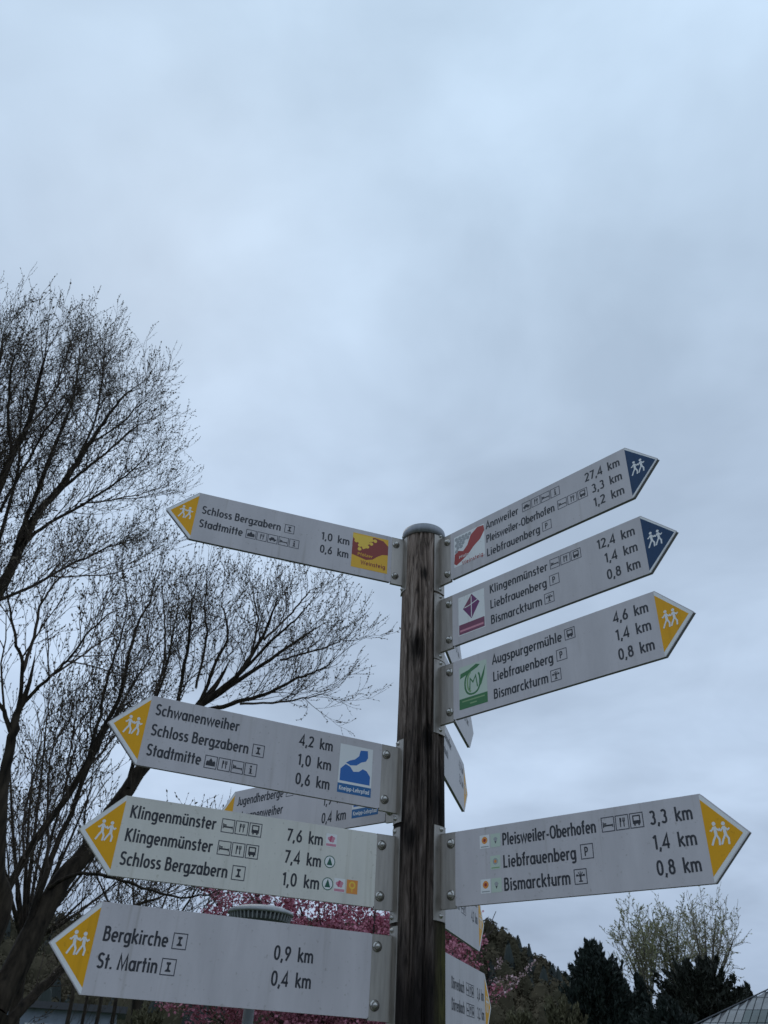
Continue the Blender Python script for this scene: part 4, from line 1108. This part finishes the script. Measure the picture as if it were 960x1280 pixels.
# ------------------------------------------------------------------ park lamp behind the lowest left sign
D_L = 8.6
lp = at(325, 1150, D_L); zt = at(325, 1131, D_L)[2]
lamp = empty('park_lamp', (lp[0], lp[1], 0)); tag(lamp, 'round-topped park lamp with ribbed grey head behind the lowest left sign', 'lamp')
M_lgrey = mat('lamp_grey_paint', (0.30, 0.305, 0.31), 0.45, 0.2, var=0.15, scale=20)
M_ldark = mat('lamp_dark_paint', (0.07, 0.075, 0.075), 0.5, var=0.2, scale=15)
M_llight = mat('lamp_opal', (0.55, 0.55, 0.52), 0.35)
zl = zt - 0.02
mb = MB(); mb.lathe([(0.30, zl - 0.075), (0.322, zl - 0.072), (0.324, zl - 0.055), (0.305, zl - 0.035), (0.22, zl - 0.008), (0.10, zl + 0.008), (0.003, zl + 0.012)], 56)
capl = mb.build('lamp_cap', M_lgrey, lamp, smooth=True)
mb = MB(); mb.lathe([(0.288, zl - 0.074), (0.272, zl - 0.140), (0.20, zl - 0.19)], 56)
body = mb.build('lamp_shade', M_ldark, lamp, smooth=True)
me_f = None
for i in range(44):
    a = 2 * math.pi * i / 44
    if me_f is None:
        b = MB(); b.prism([(0.285, -0.074), (0.310, -0.074), (0.292, -0.135), (0.270, -0.135)], lambda x, y, t: (x, t, y), -0.006, 0.006)
        o = b.build('fin', M_lgrey, body); me_f = o.data
    else:
        o = bpy.data.objects.new('fin', me_f); col.objects.link(o); o.parent = body
    o.location = (0, 0, zl); o.rotation_euler = (0, 0, a)
mb = MB(); mb.lathe([(0.10, zl - 0.60), (0.115, zl - 0.57), (0.20, zl - 0.20), (0.19, zl - 0.19)], 40); mb.build('diffuser', mat('lamp_glass', (0.35, 0.36, 0.36), 0.15), lamp, smooth=True)
mb = MB(); mb.lathe([(0.095, zl - 0.70), (0.12, zl - 0.695), (0.125, zl - 0.62), (0.10, zl - 0.60)], 36); mb.build('collar', M_llight, lamp, smooth=True)
mb = MB(); mb.lathe([(0.085, -0.05), (0.085, 0.6), (0.055, 0.65), (0.05, zl - 0.70)], 28); mb.build('pole', M_ldark, lamp, smooth=True)

# ------------------------------------------------------------------ evergreens and shrubs on the right
def evergreen(name, x, ytop, D, wpx, label, seed, M, n=9000, kind='yew', cat='tree', group=None, spire=0):
    rg = np.random.default_rng(seed)
    top = at(x, ytop, D); h = top[2]; base = np.array([top[0], top[1], 0.0])
    half = wpx / FPX * D * 1.12 / 2
    root = empty(name, tuple(base)); tag(root, label, cat, group)
    Tb = Tubes()
    P = smooth_path([(0, 0, -0.2), (0.03, 0, h * 0.4), (0, 0.02, h * 0.9)], 5)
    Tb.add(P, np.linspace(0.03 * h * 0.6, 0.02, len(P)), 8)
    Cs, Ds = [], []
    n = int(n * 1.9); nb = int(n / 90)
    for i in range(nb):
        if kind == 'cone':
            t = rg.random() ** 1.25; reach = half * (1.0 - t) ** 0.75 + 0.08
        elif kind == 'round':
            t = rg.random() ** 0.9; reach = half * math.sqrt(max(0.03, 1 - (t * 1.0) ** 2.2))
        else:
            t = rg.random() ** 0.95; reach = half * (min(1.0, 0.72 + t * 0.9) * (1 - max(0, t - 0.42) / 0.62) ** 0.7 if t > 0.3 else 0.97)
        ph = rg.random() * 2 * math.pi
        z0 = h * (0.06 + 0.78 * t)
        rise = h * rg.uniform(0.08, 0.20) if kind != 'cone' else h * rg.uniform(0.06, 0.16)
        reach *= rg.uniform(0.55, 1.22)
        e_ = np.array([math.cos(ph) * reach, math.sin(ph) * reach, min(z0 + rise, h * 1.0)])
        s0 = np.array([math.cos(ph) * reach * 0.12, math.sin(ph) * reach * 0.12, z0 * 0.93])
        mid = s0 * 0.45 + e_ * 0.55 + np.array([0, 0, -0.02 * h])
        B = smooth_path([s0, mid, e_], 4); Tb.add(B, np.linspace(0.03, 0.008, len(B)), 3)
        k = 90
        u = rg.random(k) ** 0.6
        p = (s0[None] * (1 - u)[:, None] + e_[None] * u[:, None]) + rg.normal(size=(k, 3)) * (0.13 + 0.07 * half / 2) * (1.12 - u)[:, None] * np.array([1, 1, 1.35])
        d = np.tile((e_ - s0) / np.linalg.norm(e_ - s0), (k, 1)) + np.array([0, 0, 0.5]) + rg.normal(size=(k, 3)) * 0.45
        Cs.append(p); Ds.append(d / np.linalg.norm(d, axis=1)[:, None])
    for i in range(spire):                      # upright leading shoots that break the outline
        a = rg.random() * 2 * math.pi; rr = half * 0.62 * rg.random() ** 0.7
        zt_ = h * (1.0 - 0.42 * (rr / half)) * rg.uniform(0.90, 1.03); k = 60; u = rg.random(k)
        c = np.array([math.cos(a) * rr, math.sin(a) * rr, 0])
        p = c + np.stack([rg.normal(size=k) * 0.13 * (1.1 - u), rg.normal(size=k) * 0.13 * (1.1 - u), zt_ - h * 0.22 * (1 - u)], 1)
        Cs.append(p); Ds.append(np.tile([0, 0, 1.0], (k, 1)) + rg.normal(size=(k, 3)) * 0.3)
    C = np.concatenate(Cs); Dd = np.concatenate(Ds); Dd /= np.linalg.norm(Dd, axis=1)[:, None]
    V, F = leaf_quads(C, rg.uniform(0.0018, 0.0040, len(C)) * D, rg, 0.75, Dd, 2.6)
    Tb.build('trunk', M_bark, root)
    o = np_mesh('crown', V, F, M, root); o['kind'] = 'stuff'
    return root
M_yew = mat('yew_foliage', (0.012, 0.021, 0.014), 0.8, var=0.5, scale=1.2)
M_yew2 = mat('evergreen_foliage', (0.016, 0.020, 0.010), 0.8, var=0.5, scale=1.2)
evergreen('evergreen_tree', 738, 1176, 42, 92, 'tall dark evergreen with pointed shoots right of the wooded hill', 61, M_yew, 15000, 'yew', spire=26)
evergreen('evergreen_tree', 776, 1208, 43, 26, 'narrow dark conifer close beside the tall evergreen', 62, M_yew, 4500, 'cone', spire=2)
evergreen('evergreen_tree', 797, 1205, 44, 34, 'second narrow dark conifer between tall evergreen and round bush', 63, M_yew, 6000, 'cone', spire=3)
evergreen('evergreen_bush', 868, 1196, 40, 118, 'broad rounded dark evergreen bush left of the metal roof', 64, M_yew2, 18000, 'round', cat='bush', spire=16)
evergreen('evergreen_tree', 922, 1218, 41, 22, 'slim dark conifer at the right side of the rounded bush', 65, M_yew, 3000, 'cone')
evergreen('evergreen_tree', 933, 1224, 60, 11, 'tiny pointed conifer just above the metal roof', 66, M_yew, 2000, 'cone')
evergreen('evergreen_bush', 830, 1246, 34, 90, 'low dark evergreen shrub in front of the rounded bush', 67, M_yew, 8000, 'round', cat='bush')
M_olive = mat('olive_shrub', (0.10, 0.090, 0.045), 0.85, var=0.5, scale=1.5)
evergreen('shrub', 700, 1240, 30, 60, 'olive brown shrub at the foot of the wooded hill', 68, M_olive, 5000, 'round', cat='bush')
evergreen('shrub', 650, 1262, 26, 70, 'low olive shrub beyond the pink blossom branch', 69, M_olive, 5000, 'round', cat='bush')
evergreen('shrub', 190, 1258, 17, 85, 'dark olive shrub just below the lowest left sign', 70, M_olive, 6000, 'round', cat='bush')

# --- pale bare willows behind the bush
M_wtw = mat('willow_twigs', (0.27, 0.24, 0.17), 0.8, var=0.35, scale=1.0)
M_wbark = mat('willow_bark', (0.12, 0.10, 0.075), 0.9, var=0.4, scale=3, bump=0.4)
M_wleaf = mat('willow_leaf', (0.25, 0.25, 0.12), 0.8, var=0.3, scale=2)
for seed, D, bx, tips, lab, bf, dens in (
    (71, 52, 815, [(786, 1160), (803, 1165), (778, 1178), (815, 1172), (800, 1195), (782, 1202), (822, 1190)], 'pale yellow-green budding tree above the narrow conifers', 1.0, [2.8, 4.0, 3.5]),
    (72, 54, 848, [(832, 1160), (847, 1158), (824, 1174), (860, 1166), (840, 1188), (868, 1180)], 'budding pale tree in the middle of the three behind the bush', 0.9, [2.8, 4.0, 3.5]),
    (73, 50, 890, [(866, 1148), (880, 1142), (895, 1146), (904, 1158), (918, 1172), (908, 1190), (874, 1172), (892, 1168)], 'bare grey tree with open crown above the rounded bush', 0.25, [2.2, 3.2, 3])):
    t = Bare(seed, up=0.04, spread=(24, 58), twig_r=0.011, jit=0.2)
    b = at(bx, 1250, D); b[2] = 0
    f0 = at(bx - 2, 1262, D)
    t.guide([b - [0, 0, .2], (b + f0) / 2 + [0.1, 0, 0], f0], 0.22, 0.14, [0.3, 1, 1], [1.0, 0.5, 0.3])
    for i, (tx, ty) in enumerate(tips):
        e_ = at(tx, ty, D + ((i * 37) % 7 - 3) * 0.5)
        mid = f0 * 0.5 + e_ * 0.5 + np.array([0, 0, 0.1])
        t.guide([f0, mid, e_], 0.07, 0.02, dens, [1.5, 0.85, 0.45])
    t.finish('budding_tree', tuple(b), lab, M_wbark, M_wtw, M_wleaf, 0.075, bf, 'pale trees behind the evergreens')

# ------------------------------------------------------------------ pavilion with hipped metal roof at the right edge
pav = empty('pavilion', (7.8, 22.7, 0)); tag(pav, 'low pavilion with grey-green panelled hipped roof at the lower right corner', 'building')
NRM = np.array([0.64, 0.768, 0]); EAV = np.array([0.768, -0.64, 0])
SZ, ZE, PIT = 11.0, 2.80, R(30)
def pv(e_, n_, z): return tuple(EAV * e_ + NRM * n_ + np.array([0, 0, z]))
M_roof = mat('roof_sheet', (0.16, 0.178, 0.19), 0.5, 0.2, var=0.35, scale=1.5)
M_roofg = mat('roof_sheet_green', (0.055, 0.085, 0.09), 0.5, 0.2, var=0.35, scale=1.5)
M_seam = mat('roof_seam', (0.055, 0.06, 0.07), 0.5, 0.2)
M_pwall = mat('pavilion_timber', (0.10, 0.065, 0.04), 0.8, var=0.4, scale=4)
tp = math.tan(PIT); half = SZ / 2
mb = MB()
apex = pv(half, half, ZE - 0.05 + half * tp)
cs = [pv(0, 0, ZE - 0.05), pv(SZ, 0, ZE - 0.05), pv(SZ, SZ, ZE - 0.05), pv(0, SZ, ZE - 0.05)]
for i in range(4): mb.face([cs[i], cs[(i + 1) % 4], apex])
mb.face(cs[::-1])
roof = mb.build('roof', M_seam, pav)
pw, ph_ = 0.185, 0.60
mesh_cache = {}
def panel_obj(e0, e1, e2, e3, n0, n1, M, name='roof_panel'):
    """trapezoid sheet on the front slope: e0..e1 at n0, e3..e2 at n1"""
    b = MB(); t = 0.018
    lo = [(e0, n0), (e1, n0), (e2, n1), (e3, n1)]
    g = 0.012
    P = lambda e_, n_, d: pv(e_, n_ - d * math.sin(PIT), ZE - 0.045 + n_ * tp + d * math.cos(PIT))
    bot = [P(e_, n_, 0.0) for e_, n_ in lo]; top = [P(e_, n_, t) for e_, n_ in lo]
    i = len(b.v); b.v += bot + top
    for f in ((0, 1, 2, 3), (4, 5, 6, 7), (0, 1, 5, 4), (1, 2, 6, 5), (2, 3, 7, 6), (3, 0, 4, 7)): b.f.append(tuple(i + q for q in f)); b.m.append(0)
    return b.build(name, M, roof)
row = 0; n0 = 0.0
while n0 < 3.6:
    n1 = n0 + ph_ * math.cos(PIT)
    e_ = -0.15
    for c in range(24):
        a, b_ = n0 + c * pw - (n0 % pw), n0 + (c + 1) * pw - (n0 % pw)
        a2, b2 = max(a, n0), b_
        top_l = max(a, n1); 
        if top_l >= b_: 
            panel_obj(a2 + .012, b_ - .012, b_ - .010, b_ - .012, n0 + .012, min(n1, b_) - .012, M_roof)
        else:
            panel_obj(a2 + .012, b_ - .012, b_ - .012, top_l + .012, n0 + .012, n1 - .012, M_roof if (c < 6 or row > 2) else M_roofg)
    n0 = n1; row += 1
mb = MB()
hp0, hp1 = np.array(pv(-0.02, -0.02, ZE - 0.01)), np.array(apex)
tb = Tubes(); tb.add(np.array([hp0, hp0 * .5 + hp1 * .5, hp1 + [0, 0, .04]]), [0.018, 0.018, 0.018], 6); tb.build('hip_ridge', M_seam, roof)
mb = MB(); a = [pv(-.08, -.08, ZE - .24), pv(SZ + .08, -.08, ZE - .24), pv(SZ + .08, -.02, ZE - .24), pv(-.08, -.02, ZE - .24)]
b2 = [(x, y, z + 0.18) for x, y, z in a]
mb.v += a + b2
for f in ((0, 1, 2, 3), (4, 5, 6, 7), (0, 1, 5, 4), (1, 2, 6, 5), (2, 3, 7, 6), (3, 0, 4, 7)): mb.f.append(f); mb.m.append(0)
mb.build('gutter', M_seam, roof)
for nm, (e0, e1, n0, n1) in (('wall', (0.6, SZ - .6, 0.6, 0.8)), ('wall', (0.6, 0.8, 0.82, SZ - .6))):
    mb = MB(); a = [pv(e0, n0, 0), pv(e1, n0, 0), pv(e1, n1, 0), pv(e0, n1, 0)]; b2 = [(x, y, ZE - 0.06) for x, y, z in a]
    mb.v += a + b2
    for f in ((0, 1, 2, 3), (4, 5, 6, 7), (0, 1, 5, 4), (1, 2, 6, 5), (2, 3, 7, 6), (3, 0, 4, 7)): mb.f.append(f); mb.m.append(0)
    mb.build(nm, M_pwall, pav)

# ------------------------------------------------------------------ pale house glimpsed through the trunks at lower left
hb = polar(-18.6, 44)
house = empty('house', tuple(hb), (0, 0, R(14))); tag(house, 'pale bluish flat-roofed house glimpsed between tree trunks at lower left', 'building')
M_hw = mat('house_render', (0.22, 0.25, 0.30), 0.85, var=0.25, scale=2)
M_hr = mat('house_fascia', (0.05, 0.05, 0.055), 0.7)
M_hg = mat('house_glass', (0.05, 0.08, 0.12), 0.12, spec=0.8)
mb = MB(); mb.box((-3.2, 0, 0), (3.2, 6, 3.45)); mb.build('wall', M_hw, house)
mb = MB(); mb.box((-3.6, -0.4, 3.453), (3.6, 6.4, 3.72)); mb.build('roof', M_hr, house)
for i in range(3):
    x = -2.6 + i * 1.95
    mb = MB(); mb.box((x, -0.045, 1.0), (x + 1.2, -0.003, 2.9)); wf = mb.build('window', mat('window_frame', (0.6, 0.6, 0.6), 0.5), house)
    for q in range(2):
        mb = MB(); mb.box((x + 0.07 + q * 0.56, -0.055, 1.08), (x + 0.57 + q * 0.56, -0.047, 2.82)); mb.build('pane', M_hg, wf)

# young trunks beyond the lowest left sign
for i, (x0, D, w) in enumerate(((106, 22, 0.05), (124, 24, 0.06), (143, 21, 0.055), (176, 25, 0.05), (88, 26, 0.07))):
    t = Bare(90 + i, up=0.12, spread=(20, 40), twig_r=0.005)
    b = at(x0, 1270, D); b[2] = 0
    t.guide([b - [0, 0, .2], at(x0, 1262, D), at(x0 + 3, 1225, D + .2), at(x0 + 1, 1185, D)], w, 0.012, [2.2, 5], [0.8, 0.4])
    t.finish('young_tree', tuple(b), ['thin young trunk at the left end of the row below the lowest left sign', 'second thin trunk from the left below the lowest left sign', 'third thin trunk from the left below the lowest left sign', 'rightmost thin trunk below the lowest left sign', 'stouter young trunk beside the yellow tip of the lowest left sign'][i], M_bark, M_twig, M_bud, 0.02, 0.6, 'young trees beyond the lowest left sign')
